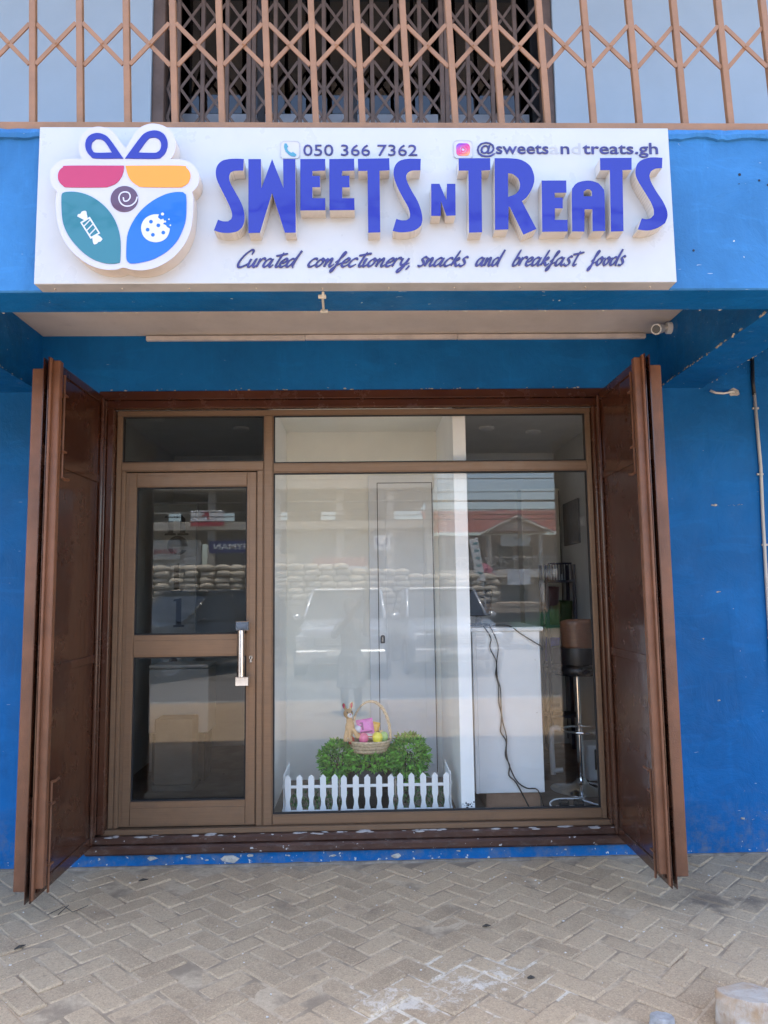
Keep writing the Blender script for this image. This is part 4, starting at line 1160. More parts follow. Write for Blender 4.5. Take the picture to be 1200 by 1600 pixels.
# litter
LIT = pm('white_grit', (.62, .55, .47), .8)
b = MB(); g = random.Random(21)
for k in range(150):
    x, y = g.uniform(-2.2, 2.3), -abs(g.triangular(.03, 1.65, .25)); s = g.uniform(.0018, .0055)
    b.sphere((x, y, .002), s * g.uniform(.7, 1.6), s, s * .6, 5, 3)
b.obj('paint_flakes', LIT, label='scattered white paint flakes and grit on the paving', cat='litter', kind='stuff')
LEAF = pm('dry_litter', (.05, .04, .03), .8, var=.3, scale=40)
for x, y, a, l_, lab in ((-1.19, -.20, .4, .05, 'dark dry leaf scrap beneath the left shutter bolt'), (-1.5, -.92, .9, .05, 'dark wood chip on paving at the far left'), (.52, -.83, .2, .04, 'dark leaf scrap in the middle of the paving'), (.62, -1.28, .1, .03, 'small grey litter scrap beside the spilled cement')):
    b = MB(); dx, dy = math.cos(a) * l_ / 2, math.sin(a) * l_ / 2
    b.tube([(x - dx, y - dy, .006), (x, y, .012), (x + dx, y + dy, .006)], [.003, .009, .002], 6)
    b.v = [(v[0], v[1], .001 + (v[2]) * .6) for v in b.v]
    b.obj('litter_scrap', LEAF, label=lab, cat='litter', group='litter scraps', loc=(x, y, 0))
b = MB(); b.tube([(-1.52, -.60, .004), (-1.46, -.55, .02), (-1.41, -.58, .006), (-1.36, -.52, .01)], .002, 5); b.tube([(-1.47, -.60, .004), (-1.45, -.55, .018), (-1.46, -.50, .006)], .0018, 5)
b.obj('wire_twist', LEAF, label='thin rusty bit of twisted wire on the paving at left', cat='wire', loc=(-1.45, -.55, 0))

# ================================================================== DISPLAY WINDOW
PF = root('picket_fence', (0, .2, .156), 'miniature white picket fence along the foot of the display window', 'fence')
WP = M['white_plastic']
def picket_outline(x, z0, z1, w_):
    h = w_ / 2; n = h * .62; zm = z0 + (z1 - z0) * .42
    l = [(x - h, z0), (x + h, z0), (x + h, zm - .035), (x + n * 1.15, zm - .018), (x + n, zm), (x + n * 1.15, zm + .018), (x + h, zm + .035), (x + h, z1 - .018), (x, z1), (x - h, z1 - .018), (x - h, zm + .035), (x - n * 1.15, zm + .018), (x - n, zm), (x - n * 1.15, zm - .018), (x - h, zm - .035)]
    return l
FX = [-.474, -.406, -.337, -.268, -.199, -.146, -.075, -.008, .062, .131, .186, .253, .322, .391, .459]
for i, x in enumerate(FX):
    b = MB(); b.poly([picket_outline(x, .162, .432 - .002 * (i // 5 == 1) * 3, .035)], .196, .202, back=True); b.obj('picket', WP, PF)
for a, c in ((-.496, -.180), (-.166, .150), (.166, .478)):
    for z in (.212, .352):
        b = MB(); b.box(a, c, .2025, .208, z, z + .017, .002); b.obj('rail', WP, PF)
for x in (-.173, .158):
    b = MB(); b.tube([(x, .204, .16), (x, .204, .40)], .004, 8); b.obj('hinge_rod', M['chrome'], PF)
for s_, x0 in ((-1, -.500), (1, .486)):
    for k in range(5):
        y = .235 + k * .07
        b = MB(); b.poly([picket_outline(0, .162, .432, .035)], -.003, .003, back=True)
        b.v = [(x0 - s_ * .0 + v[1], y + v[0], v[2]) for v in b.v]; b.obj('picket', WP, PF)
    for z in (.212, .352):
        b = MB(); b.box(x0 + s_ * .0035, x0 + s_ * .009, .215, .54, z, z + .017, .002); b.obj('rail', WP, PF)

def leaf_mat(name, a, c):
    t = NT(name)
    oi = t.n.new('ShaderNodeAttribute'); oi.attribute_name = 'tone'
    col_ = t.mix(oi.outputs['Fac'], a, c)
    t.col(col_); t.rough(.45); return t.mat
def leaves(name, parent, pts, size, mat, seed, label=None):
    g = random.Random(seed); b = MB(); tones = []
    for p, nrm in pts:
        d = (Vector(nrm) + Vector((g.gauss(0, .5), g.gauss(0, .5), g.gauss(.25, .5)))).normalized()
        sd_ = d.cross(Vector((g.gauss(0, 1), g.gauss(0, 1), g.gauss(0, 1)))).normalized()
        L_ = size * g.uniform(.7, 1.35); w_ = L_ * .22
        p = Vector(p); up_ = d.cross(sd_) * w_ * .5
        b.add([p, p + d * L_ * .45 + sd_ * w_ + up_, p + d * L_ + Vector((0, 0, -L_ * .15)), p + d * L_ * .45 - sd_ * w_ + up_, p + d * L_ * .5], [(0, 1, 4), (4, 1, 2), (0, 4, 3), (4, 2, 3)])
        tv = g.random(); tones += [tv] * 4
    o = b.obj(name, mat, parent, kind='stuff')
    a = o.data.attributes.new('tone', 'FLOAT', 'FACE')
    for q, tv in zip(a.data, tones): q.value = tv
    return o
def blob_pts(c, r, n, seed, lo=.55):
    g = random.Random(seed); out = []
    while len(out) < n:
        v = Vector((g.gauss(0, 1), g.gauss(0, 1), g.gauss(0, 1))).normalized()
        k = lo + (1 - lo) * g.random() ** .5
        out.append(((c[0] + v.x * r[0] * k, c[1] + v.y * r[1] * k, c[2] + v.z * r[2] * k), v))
    return out
HG = root('artificial_hedge', (.03, .52, .156), 'green artificial boxwood hedge behind the picket fence', 'plant')
LM = leaf_mat('boxwood_leaf', (.02, .13, .012), (.24, .60, .075))
pts = blob_pts((-.19, .49, .455), (.115, .13, .110), 1000, 1) + blob_pts((.255, .49, .475), (.120, .13, .120), 1100, 2) + blob_pts((.03, .45, .445), (.17, .12, .048), 1000, 3) + blob_pts((.12, .5, .45), (.12, .1, .06), 320, 6) + blob_pts((-.2, .5, .35), (.09, .1, .05), 160, 7) + blob_pts((.27, .5, .36), (.1, .1, .06), 180, 8)
leaves('foliage', HG, pts, .036, LM, 4)
b = MB(); g = random.Random(8)
for cx in (-.19, .25):
    for k in range(14): b.tube([(cx + g.uniform(-.03, .03), .52, .17), (cx + g.gauss(0, .04), .52 + g.gauss(0, .04), .36), (cx + g.gauss(0, .07), .52 + g.gauss(0, .06), .48)], .004, 5)
b.obj('stems', pm('dark_stem', (.03, .035, .02), .8), HG, kind='stuff')
GS = root('artificial_grass', (0, .28, .156), 'low strip of artificial greenery between fence and hedge', 'plant')
g = random.Random(15); pts = []
for k in range(900):
    x = g.uniform(-.48, .47)
    if -.13 < x < .13: continue
    pts.append(((x, g.uniform(.225, .40), .157 + g.random() * .14), (0, -.3, 1)))
leaves('foliage', GS, pts, .03, leaf_mat('fake_grass_leaf', (.04, .11, .035), (.13, .28, .10)), 5)
# black tub that carries the basket
TB = root('black_tub', (0, .46, .156), 'black ribbed tub standing under the wicker basket', 'tub')
b = MB(); prof = []
for k in range(13):
    z = .157 + k * .0195; r_ = .150 - .0003 * (k - 5) ** 2 + (.004 if k % 2 else 0)
    prof.append((r_, z))
prof += [(.135, .412), (.10, .425), (.02, .428)]
b.lathe(prof, (0, .50, 0), 32); auto_smooth(b.obj('tub', M['black'], TB), 25)
for z in (.325, .355, .385):
    b = MB(); b.sphere((-.005, .347, z), .006, .004, .006, 8, 5); b.obj('stud', M['white_plastic'], TB, smooth=True)
# wicker basket
BK = root('wicker_basket', (.008, .46, .495), 'small wicker basket with a tall hoop handle set on the hedge', 'basket')
WK = pm('wicker', (.42, .30, .17), .6, var=.35, scale=60)
WK2 = pm('wicker_light', (.60, .46, .30), .55, var=.25, scale=60)
CX, CY = .010, .455
for i in range(9):
    z = .505 + i * .0072; rx = .098 + .030 * (i / 8) ** .8; ry = rx * .72
    b = MB(); P = []
    for k in range(73):
        a = 2 * math.pi * k / 72; w_ = 1 + .022 * math.cos(a * 18 + math.pi * (i % 2))
        P.append((CX + rx * w_ * math.cos(a), CY + ry * w_ * math.sin(a), z + .001 * math.sin(a * 5 + i)))
    b.tube(P, .0042, 5, cap=False); b.obj('weave_ring', WK2 if i % 3 else WK, BK, smooth=True)
b = MB(); P = [(CX + .130 * math.cos(2 * math.pi * k / 48), CY + .094 * math.sin(2 * math.pi * k / 48), .570) for k in range(49)]
b.tube(P, .0075, 7, cap=False); b.obj('rim', WK2, BK, smooth=True)
b = MB(); b.lathe([(.02, .501), (.095, .501), (.095, .506), (.02, .506)], (CX, CY, 0), 24); b.v = [(v[0], CY + (v[1] - CY) * .72, v[2]) for v in b.v]; b.obj('base', WK, BK)
b = MB()
for k in range(3):
    P = []
    for i in range(61):
        t_ = i / 60; a = math.pi * (1 - t_); tw = t_ * 40 + k * 2.094
        zc = .565 + .245 * math.sin(a) ** .85
        P.append((CX + .008 + .122 * math.cos(a) + .0045 * math.cos(tw), CY + .0045 * math.sin(tw), zc + .003 * math.cos(tw)))
    b.tube(P, .0055, 6)
b.obj('handle', WK2, BK, smooth=True)
# toy rabbit sitting on the basket rim
RB = root('toy_rabbit', (-.11, .44, .57), 'tan toy rabbit with pink ears sitting on the basket rim', 'toy')
TAN = pm('tan_felt', (.50, .32, .16), .8, var=.12, scale=30, bump=.3, bscale=150)
b = MB()
rx_ = -.125
b.sphere((rx_ + .012, .425, .66), .030, .026, .040, 14, 10); b.sphere((rx_ + .010, .425, .70), .022, .02, .022)
b.sphere((rx_ + .003, .420, .742), .031, .028, .030, 14, 10)
b.tube([(rx_ + .010, .415, .65), (rx_ + .010, .405, .61), (rx_ + .018, .40, .575)], [.012, .011, .012], 10)
b.tube([(rx_ + .03, .415, .65), (rx_ + .055, .40, .615), (rx_ + .072, .395, .602)], [.013, .014, .017], 10)
b.tube([(rx_ - .005, .425, .645), (rx_ - .016, .41, .60), (rx_ - .014, .405, .575)], [.012, .012, .016], 10)
b.tube([(rx_ - .012, .425, .765), (rx_ - .026, .425, .795), (rx_ - .030, .425, .806)], [.008, .012, .006], 10)
b.tube([(rx_ + .016, .425, .768), (rx_ + .024, .425, .800), (rx_ + .026, .425, .812)], [.008, .012, .006], 10)
rb = b.obj('body', TAN, RB); remeshed(rb, .004, 4)
b = MB(); b.sphere((rx_ + .014, .394, .735), .016, .010, .014, 12, 8); b.obj('muzzle', M['white_plastic'], RB, smooth=True)
b = MB(); b.sphere((rx_ + .016, .383, .741), .005, .003, .004, 8, 6); b.obj('nose', pm('pink_nose', (.6, .15, .25), .5), RB, smooth=True)
for dx, dz in ((-.002, 0), (.026, .004)):
    b = MB(); b.sphere((rx_ + dx, .394, .752 + dz), .0038, .003, .005, 8, 6); b.obj('eye', M['black'], RB, smooth=True)
PK = pm('pink_felt', (.55, .06, .12), .7)
for dx, z in ((-.025, .790), (.0235, .793)):
    b = MB(); b.sphere((rx_ + dx, .4145, z), .006, .003, .016, 8, 8); b.obj('inner_ear', PK, RB, smooth=True)
# sweets in the basket
def egg(c, r, col_, label):
    b = MB(); b.lathe([(r * math.sin(math.pi * k / 14) * (1 - .12 * (1 - k / 7)), c[2] - r * 1.2 * math.cos(math.pi * k / 14)) for k in range(1, 14)], (c[0], c[1], 0), 20)
    o = b.obj('egg', pm('egg_' + label.split()[0], col_, .25, var=.05), label=label, cat='egg', group='easter eggs', loc=c); auto_smooth(o, 80)
egg((-.028, .400, .592), .030, S(225, 110, 150), 'pink toy egg at the front of the basket')
egg((.058, .398, .594), .032, S(235, 225, 70), 'yellow toy egg at the front of the basket')
egg((.098, .43, .596), .027, S(150, 195, 120), 'green toy egg half hidden at the right of the basket')
egg((-.105, .42, .580), .022, S(160, 50, 40), 'red toy egg at the left of the basket beneath the toy rabbit')
def packet(c, w_, h_, th, rot, mat, label, name='snack_packet', stripe=None):
    b = MB(); n = 10
    for i in range(n + 1):
        for j in range(n + 1):
            u, v = i / n - .5, j / n - .5
            t_ = th * max(0, (1 - (2 * u) ** 4) * (1 - (2 * abs(v)) ** 5)) * (1 + .15 * mnoise.noise(Vector((u * 6, v * 6, c[0] * 30))))
            b.v.append((u * w_, -t_, v * h_)); 
    k = n + 1
    for i in range(n):
        for j in range(n): b.f.append((i * k + j, (i + 1) * k + j, (i + 1) * k + j + 1, i * k + j + 1)); b.m.append(1 if stripe and stripe(i, j) else 0)
    nb = len(b.v); b.v += [(v[0], .3 * -v[1], v[2]) for v in b.v]
    b.f += [tuple(nb + q for q in f[::-1]) for f in b.f]; b.m += b.m
    mm = Matrix.Rotation(rot[1], 3, 'Y') @ Matrix.Rotation(rot[0], 3, 'X')
    b.v = [tuple(mm @ Vector(v) + Vector(c)) for v in b.v]
    o = b.obj(name, mat if isinstance(mat, list) else [mat], label=label, cat='snack', loc=c, smooth=True)
    return o
PNK = pm('pink_foil', S(215, 110, 190), .3, var=.1, scale=30); PUR = pm('purple_print', S(120, 20, 110), .35)
packet((-.018, .455, .655), .105, .095, .018, (R(-12), R(-8)), [PNK, PUR], 'bright pink snack packet with purple print standing in the basket', stripe=lambda i, j: (j == 1 and 1 < i < 9) or (i == 2 and 3 < j < 9 and j % 2) or (i == 3 and 2 < j < 8))
packet((-.066, .44, .645), .045, .04, .012, (R(-10), R(15)), pm('white_blue_foil', S(200, 205, 220), .3), 'small white snack packet beside the toy rabbit')
packet((.045, .47, .64), .05, .08, .014, (R(-8), R(12)), pm('yellow_foil', S(215, 165, 60), .3), 'yellow snack packet behind the pink packet')
packet((.010, .43, .600), .07, .035, .016, (R(-20), R(5)), [pm('white_red_foil', S(215, 205, 200), .3), pm('red_foil', S(170, 25, 30), .3)], 'white and red chocolate wrapper between the eggs', stripe=lambda i, j: j in (3, 4) and 2 < i < 8)
packet((.060, .45, .612), .07, .03, .012, (R(-15), R(-12)), [pm('cream_foil', S(220, 190, 140), .3), pm('brown_foil', S(90, 40, 25), .3)], 'cream chocolate bar wrapper lying above the yellow egg', stripe=lambda i, j: i in (4, 5, 6))
packet((-.05, .42, .605), .05, .03, .014, (R(-20), R(20)), pm('orange_foil', S(220, 110, 40), .3), 'orange wrapper next to the toy rabbit arm')

# ================================================================== SHOP ROOM, RIGHT OF THE PARTITION
CT = root('counter', (.87, .35, .156), 'tall white laminate counter end with wooden plinth', 'counter')
b = MB(); b.box(.676, 1.078, .352, 1.05, .262, 1.239, .003); b.obj('panel', M['counter'], CT)
b = MB(); b.box(.656, .6755, .349, 1.05, .262, 1.239, .002); b.obj('edge_panel', M['counter'], CT)
b = MB(); b.box(.646, 1.100, .338, 1.06, 1.2395, 1.264, .003); b.obj('top', M['counter'], CT)
b = MB(); b.box(.72, 1.053, .370, 1.02, .156, .2615, .002); b.obj('plinth', M['wood'], CT)
for z in (1.06, .74):
    b = MB(); b.lathe([(.004, .3505), (.004, .352)], (1.045, 0, z), 8, axis='y'); b.obj('screw_cap', M['steel'], CT)
c1 = [(.727, 1.27), (.769, 1.2), (.762, 1.14), (.799, 1.054), (.793, .977), (.808, .909), (.807, .808), (.82, .74), (.818, .681), (.813, .631), (.845, .572), (.838, .489), (.862, .43), (.856, .372), (.902, .322), (.982, .164)]
c2 = [(.766, 1.269), (.811, 1.157), (.799, 1.046), (.801, .96), (.818, .892), (.818, .799), (.823, .706), (.846, .605), (.843, .505), (.862, .422), (.902, .338), (.961, .296), (1.029, .282), (1.067, .162)]
for i, (cc_, lab) in enumerate(((c1, 'black power cable hanging down the counter, its lower end nearer the partition'), (c2, 'black power cable hanging down the counter, its lower end at the wooden plinth corner'))):
    P = [(cc_[0][0] - .02, .55, 1.270), (cc_[0][0] - .006, .40, 1.272)] + [(x, .331 - .007 * i, z) for x, z in cc_]
    b = MB(); b.tube(spline(P, 4), .0042, 6); b.obj('power_cable', M['black'], label=lab, cat='cable', group='counter cables', smooth=True, loc=(P[2][0], .33, .2))
b = MB(); b.tube(spline([(.80, .5, 1.27), (.889, .36, 1.272), (.957, .332, 1.223), (1.069, .332, 1.153), (1.12, .40, 1.13)], 5), .0038, 6)
b.obj('power_cable', M['black'], label='short black cable slanting off the counter top towards the stool', cat='cable', group='counter cables', smooth=True, loc=(.95, .33, 1.2))
TM = root('till_screen', (.74, .55, 1.264), 'black till screen standing on the white counter beside the partition', 'screen')
b = MB(); b.box(.665, .80, .52, .66, 1.2645, 1.278, .004); b.obj('foot', M['black'], TM)
b = MB(); b.box(.715, .75, .575, .60, 1.2785, 1.40, .004); b.obj('neck', M['black'], TM)
b = MB(); b.box(.645, .815, .545, .57, 1.33, 1.50, .006); b.v = [(v[0] + (v[2] - 1.4) * .12, v[1] + (v[2] - 1.4) * .3, v[2]) for v in b.v]; b.obj('screen', M['black'], TM)
# bar stool
BS = root('bar_stool', (1.43, .78, .156), 'bar stool with curved wooden back, black seat and chrome pedestal', 'stool')
STW = NT('stool_plywood'); _c = STW.mix(STW.noise(14, 5, .6, vec=STW.mapping((1, 1, 9))), (.16, .068, .036), (.25, .115, .062)); STW.col(_c); STW.rough(.35); STW = STW.mat
sx_, sy_ = 1.43, .80
b = MB(); n = 14
for j in range(7):
    for i in range(n + 1):
        a = R(200 + 140 * i / n); z = 1.085 + .21 * j / 6
        edge = 1 - .20 * (abs(2 * i / n - 1) ** 4) * (1 if j in (0, 6) else 0)
        zz = 1.19 + (z - 1.19) * edge
        for r_ in (.185 + .05 * (j / 6) * .3, ): b.v.append((sx_ + (r_) * math.cos(a) * .62, sy_ - .02 + r_ * math.sin(a) * .55, zz))
for j in range(6):
    for i in range(n): q = j * (n + 1) + i; b.f.append((q, q + 1, q + n + 2, q + n + 1)); b.m.append(0)
o = b.obj('backrest', STW, BS, smooth=True); md = o.modifiers.new('t', 'SOLIDIFY'); md.thickness = .014; md.offset = 0
b = MB(); b.sphere((1.42, .69, 1.212), .007, .005, .007, 8, 6); b.obj('back_screw', M['chrome'], BS, smooth=True)
b = MB(); b.lathe([(.02, .915), (.16, .918), (.18, .935), (.18, .965), (.165, .982), (.02, .985)], (sx_ + .01, sy_, 0), 32); auto_smooth(b.obj('seat', pm('black_vinyl', (.012, .012, .014), .3), BS), 50)
b = MB(); b.lathe([(.10, .99), (.17, .99), (.175, 1.05), (.17, 1.10), (.12, 1.10)], (sx_ + .01, sy_ + .02, 0), 24); b.v = [v if v[1] > sy_ - .2 else v for v in b.v]; auto_smooth(b.obj('back_cushion', pm('black_vinyl_back', (.015, .015, .017), .35), BS), 50)
b = MB(); b.tube([(sx_, sy_, .55), (sx_, sy_, .92)], .017, 16); b.tube([(sx_, sy_, .19), (sx_, sy_, .55)], .025, 16); auto_smooth(b.obj('pedestal', M['chrome'], BS))
b = MB(); b.lathe([(.205, .157), (.205, .162), (.17, .172), (.06, .196), (.032, .22), (.03, .24)], (sx_, sy_, 0), 36); auto_smooth(b.obj('base', M['chrome'], BS), 60)
b = MB(); P = [(sx_ + .13 * math.cos(2 * math.pi * k / 30), sy_ - .06 + .13 * math.sin(2 * math.pi * k / 30), .56) for k in range(31)]; b.tube(P, .009, 8, cap=False); b.obj('footrest', M['chrome'], BS, smooth=True)
# power strip and plugs at the glass
PS = root('power_strip', (1.2, .30, .156), 'white power strip with black plugs on the floor by the window', 'power strip')
b = MB(); b.box(1.125, 1.315, .25, .31, .1565, .196, .006); b.obj('strip_body', WP, PS)
for x in (1.145, 1.235):
    b = MB(); b.box(x, x + .055, .258, .302, .1965, .235, .005); b.obj('plug', M['black'], PS)
b = MB(); b.tube(spline([(1.12, .28, .18), (1.10, .33, .20), (1.15, .37, .215), (1.28, .38, .21), (1.38, .34, .19), (1.45, .33, .17)], 6), .005, 6); b.obj('flex', WP, PS, smooth=True)
# white appliances beyond the stool
AP = root('floor_appliance', (1.62, 1.05, .156), 'white boxy appliance with black socket panel on the floor', 'appliance')
b = MB(); b.box(1.535, 1.72, 1.0, 1.2, .1565, .40, .01); b.obj('case', WP, AP)
b = MB(); b.box(1.585, 1.68, .990, .9995, .235, .375, .004); b.box(1.60, 1.63, .985, .9995, .20, .234, .003); b.obj('socket_panel', M['black'], AP)
AH = root('white_frame', (1.42, 1.15, .156), 'white tubular frame standing behind the chrome pole of the stool', 'frame')
b = MB(); b.tube(spline([(1.34, 1.2, .16), (1.335, 1.2, .44), (1.36, 1.2, .49), (1.40, 1.2, .48)], 5), .02, 8); b.tube([(1.34, 1.2, .19), (1.41, 1.2, .19)], .018, 8); b.obj('frame_tube', WP, AH, smooth=True)
# rack with bags
RK = root('plastic_rack', (1.62, 1.95, .156), 'dark navy plastic rack holding coloured snack bags', 'rack')
NV = pm('navy_plastic', (.02, .028, .06), .45)
for x in (1.50, 1.73):
    for y in (1.85, 2.05): b = MB(); b.box(x - .013, x + .013, y - .013, y + .013, .157, 1.70, .003); b.obj('upright', NV, RK)
for z in (.45, .85, 1.18, 1.55):
    b = MB(); b.box(1.485, 1.745, 1.835, 2.065, z, z + .02, .004); b.obj('shelf', NV, RK)
for k in range(9):
    x = 1.525 + k * .0225; b = MB(); b.box(x, x + .008, 1.842, 1.848, 1.571, 1.70); b.obj('slat', NV, RK)
b = MB(); b.box(1.514, 1.716, 1.842, 1.85, 1.7005, 1.715, .003); b.obj('top_rail', NV, RK)
b = MB(); b.box(1.53, 1.66, 1.87, 2.0, 1.571, 1.62, .004); b.obj('divider', WP, RK)
for x, z, c_, lab in ((1.56, 1.30, S(110, 95, 40), 'olive yellow snack bag on the dark rack'), (1.54, 1.00, S(30, 45, 150), 'blue snack bag on the lower shelf of the dark rack'), (1.66, 1.30, S(50, 80, 40), 'green snack bag on the dark rack'), (1.55, 1.42, S(90, 30, 30), 'dull red snack bag on the dark rack')):
    packet((x, 1.90, z), .12, .2, .04, (0, R(4)), pm('bag_' + lab.split()[0], c_, .4), lab, 'snack_bag')
# cabinet and notice board at the back
CAB = root('tall_cabinet', (1.6, 2.3, .156), 'tall beige cabinet against the back wall of the shop', 'cabinet')
b = MB(); b.box(1.40, 1.752, 2.28, 2.455, .157, 2.40, .004); cb = b.obj('carcass', M['cream'], CAB)
b = MB(); b.box(1.74, 1.746, 2.276, 2.2798, .2, 2.38); b.obj('door_gap', M['gasket'], CAB)
b = MB(); b.box(1.742, 1.758, 1.70, 2.16, 1.87, 2.24, .003); b.obj('notice_board', pm('grey_board', (.11, .115, .12), .5), label='dark grey board hung on the right interior wall', cat='board', loc=(1.75, 1.9, 2.0))
SW = root('wall_switch', (1.755, 1.68, 2.02), 'small pale wall switch next to the grey board', 'switch')
b = MB(); b.box(1.750, 1.760, 1.60, 1.68, 2.0, 2.08, .003); b.obj('plate', WP, SW); b = MB(); b.box(1.745, 1.7498, 1.625, 1.655, 2.02, 2.06, .002); b.obj('rocker', WP, SW)
# ceiling lights
for x, y, lab in ((-1.5, .95, 'round ceiling light inside above the glass door hinge side'), (-.95, 1.3, 'round ceiling light inside above the glass door lock side'), (.95, 1.35, 'round ceiling light inside over the counter'), (1.35, 1.5, 'round ceiling light inside near the right wall')):
    cl = root('ceiling_light', (x, y, 2.74), lab, 'ceiling light', 'ceiling lights')
    b = MB(); b.lathe([(.03, 2.735), (.045, 2.735), (.06, 2.745), (.06, 2.7595), (.03, 2.7595)], (x, y, 0), 20); auto_smooth(b.obj('ring', WP, cl))
    b = MB(); b.lathe([(.02, 2.731), (.03, 2.7345)], (x, y, 0), 16); b.obj('lens', M['laminate'], cl)
# ================================================================== ROOM BEHIND THE GLASS DOOR
BN = root('display_panel', (-1.48, 1.5, .156), 'pale upright display panel with dark serif letters seen through the door', 'display panel')
b = MB(); b.box(-1.66, -1.325, 1.505, 1.53, .16, 2.20, .004); b.obj('board', pm('pale_board', (.46, .47, .46), .5), BN)
def serif(ch, x, z, h_):
    s_ = h_
    L_ = []
    if ch == 'n':
        L_ = [[(0, .7), (.3, .75), (.3, .62), (.42, .74), (.6, .74), (.74, .6), (.74, .08), (.86, .06), (.86, 0), (.46, 0), (.46, .06), (.55, .08), (.55, .54), (.48, .62), (.38, .6), (.3, .5), (.3, .08), (.4, .06), (.4, 0), (0, 0), (0, .06), (.1, .08), (.1, .64), (0, .64)]]
    if ch == 'e':
        o_ = [(.42 + .4 * math.cos(a * math.pi / 12), .37 + .38 * math.sin(a * math.pi / 12)) for a in range(0, 23)]
        i_ = [(.42 + .2 * math.cos(a * math.pi / 12), .37 + .3 * math.sin(a * math.pi / 12)) for a in range(22, 13, -1)]
        L_ = [[(.82, .37)] + o_[1:] + [(.62, .2)] + i_ + [(.22, .33), (.82, .33)]]
    if ch == 'l':
        L_ = [[(0, 1.05), (.3, 1.1), (.3, .08), (.42, .06), (.42, 0), (0, 0), (0, .06), (.1, .08), (.1, .99), (0, .98)]]
    if ch == '.':
        L_ = [[(.15 + .16 * math.cos(a * math.pi / 8), .16 * math.sin(a * math.pi / 8)) for a in range(16)]]
    b = MB(); b.poly([[(x + p[0] * s_, z + p[1] * s_) for p in l] for l in L_], 1.5015, 1.5048)
    b.obj('board_letter', pm('navy_letter_' + str(int(z * 100)), (.012, .014, .022), .4), BN)
serif('n', -1.572, 1.955, .215); serif('e', -1.555, 1.80, .20); serif('l', -1.515, 1.515, .2); serif('l', -1.495, 1.245, .2); serif('.', -1.52, .985, .2)
FZ = root('chest_cabinet', (-1.37, 1.2, .156), 'white chest cabinet standing inside behind the glass door', 'cabinet')
b = MB(); b.box(-1.585, -1.155, 1.2, 1.48, .50, .955, .006); b.obj('case', M['counter'], FZ)
b = MB(); b.box(-1.585, -1.155, 1.195, 1.48, .962, .985, .005); b.obj('lid', M['counter'], FZ)
b = MB(); b.box(-1.56, -1.18, 1.22, 1.46, .1565, .4995, .004); b.obj('stand', M['black'], FZ)
b = MB(); b.box(-1.48, -1.20, .95, 1.15, .1565, .20, .004); b.box(-1.47, -1.21, .955, 1.145, .2005, .64, .006); b.obj('carton', pm('brown_carton', (.20, .17, .14), .8), label='brown carton on the shop floor behind the glass door', cat='carton', loc=(-1.34, 1.05, .16))
SB = root('dark_stand', (-1.66, .6, .156), 'dark tall frame by the left interior wall inside the door', 'frame')
b = MB(); b.box(-1.758, -1.70, .35, 1.0, .157, .72, .006); b.obj('body', M['black'], SB)
b = MB(); b.tube([(-1.685, .36, .45), (-1.67, .36, .72), (-1.69, .36, .74)], .008, 7); b.obj('grip', M['steel'], SB)

# ================================================================== THE STREET (behind the camera, mirrored in the glass)
def road_mat():
    t = NT('dusty_road'); c = t.mix(t.noise(3, 7, .7), (.13, .115, .10), (.21, .19, .17))
    c = t.mix(t.ramp(t.noise(40, 5), .5, .75, 0, .5), c, (.13, .115, .10)); t.col(c); t.rough(.9); t.bump(t.noise(60, 5), .4, .01); return t.mat
b = MB(); b.box(-6, 6, -6.15, -6.0005, -.25, .0, .01); b.box(-40, -6.001, -6.15, -6.0005, -.25, .0, .01); b.box(6.001, 40, -6.15, -6.0005, -.25, .0, .01)
b.obj('kerb', pm('kerb_concrete', (.33, .31, .28), .85, var=.15, bump=.3), kind='structure')
b = MB(); b.quad((-40, -6, -.004), (-6, -6, -.004), (-6, .0, -.004), (-40, .0, -.004)); b.quad((6, -6, -.004), (40, -6, -.004), (40, 0, -.004), (6, 0, -.004))
b.obj('side_pavement', M['sand'], kind='structure')
b = MB(); b.quad((-80, -20.5, -.15), (80, -20.5, -.15), (80, -6.1, -.15), (-80, -6.1, -.15)); b.obj('road', road_mat(), kind='structure')
b = MB(); b.quad((-600, -600, -.22), (600, -600, -.22), (600, 600, -.22), (-600, 600, -.22)); b.obj('ground', pm('sandy_earth', (.30, .25, .19), .95, var=.2, scale=.3), kind='structure')

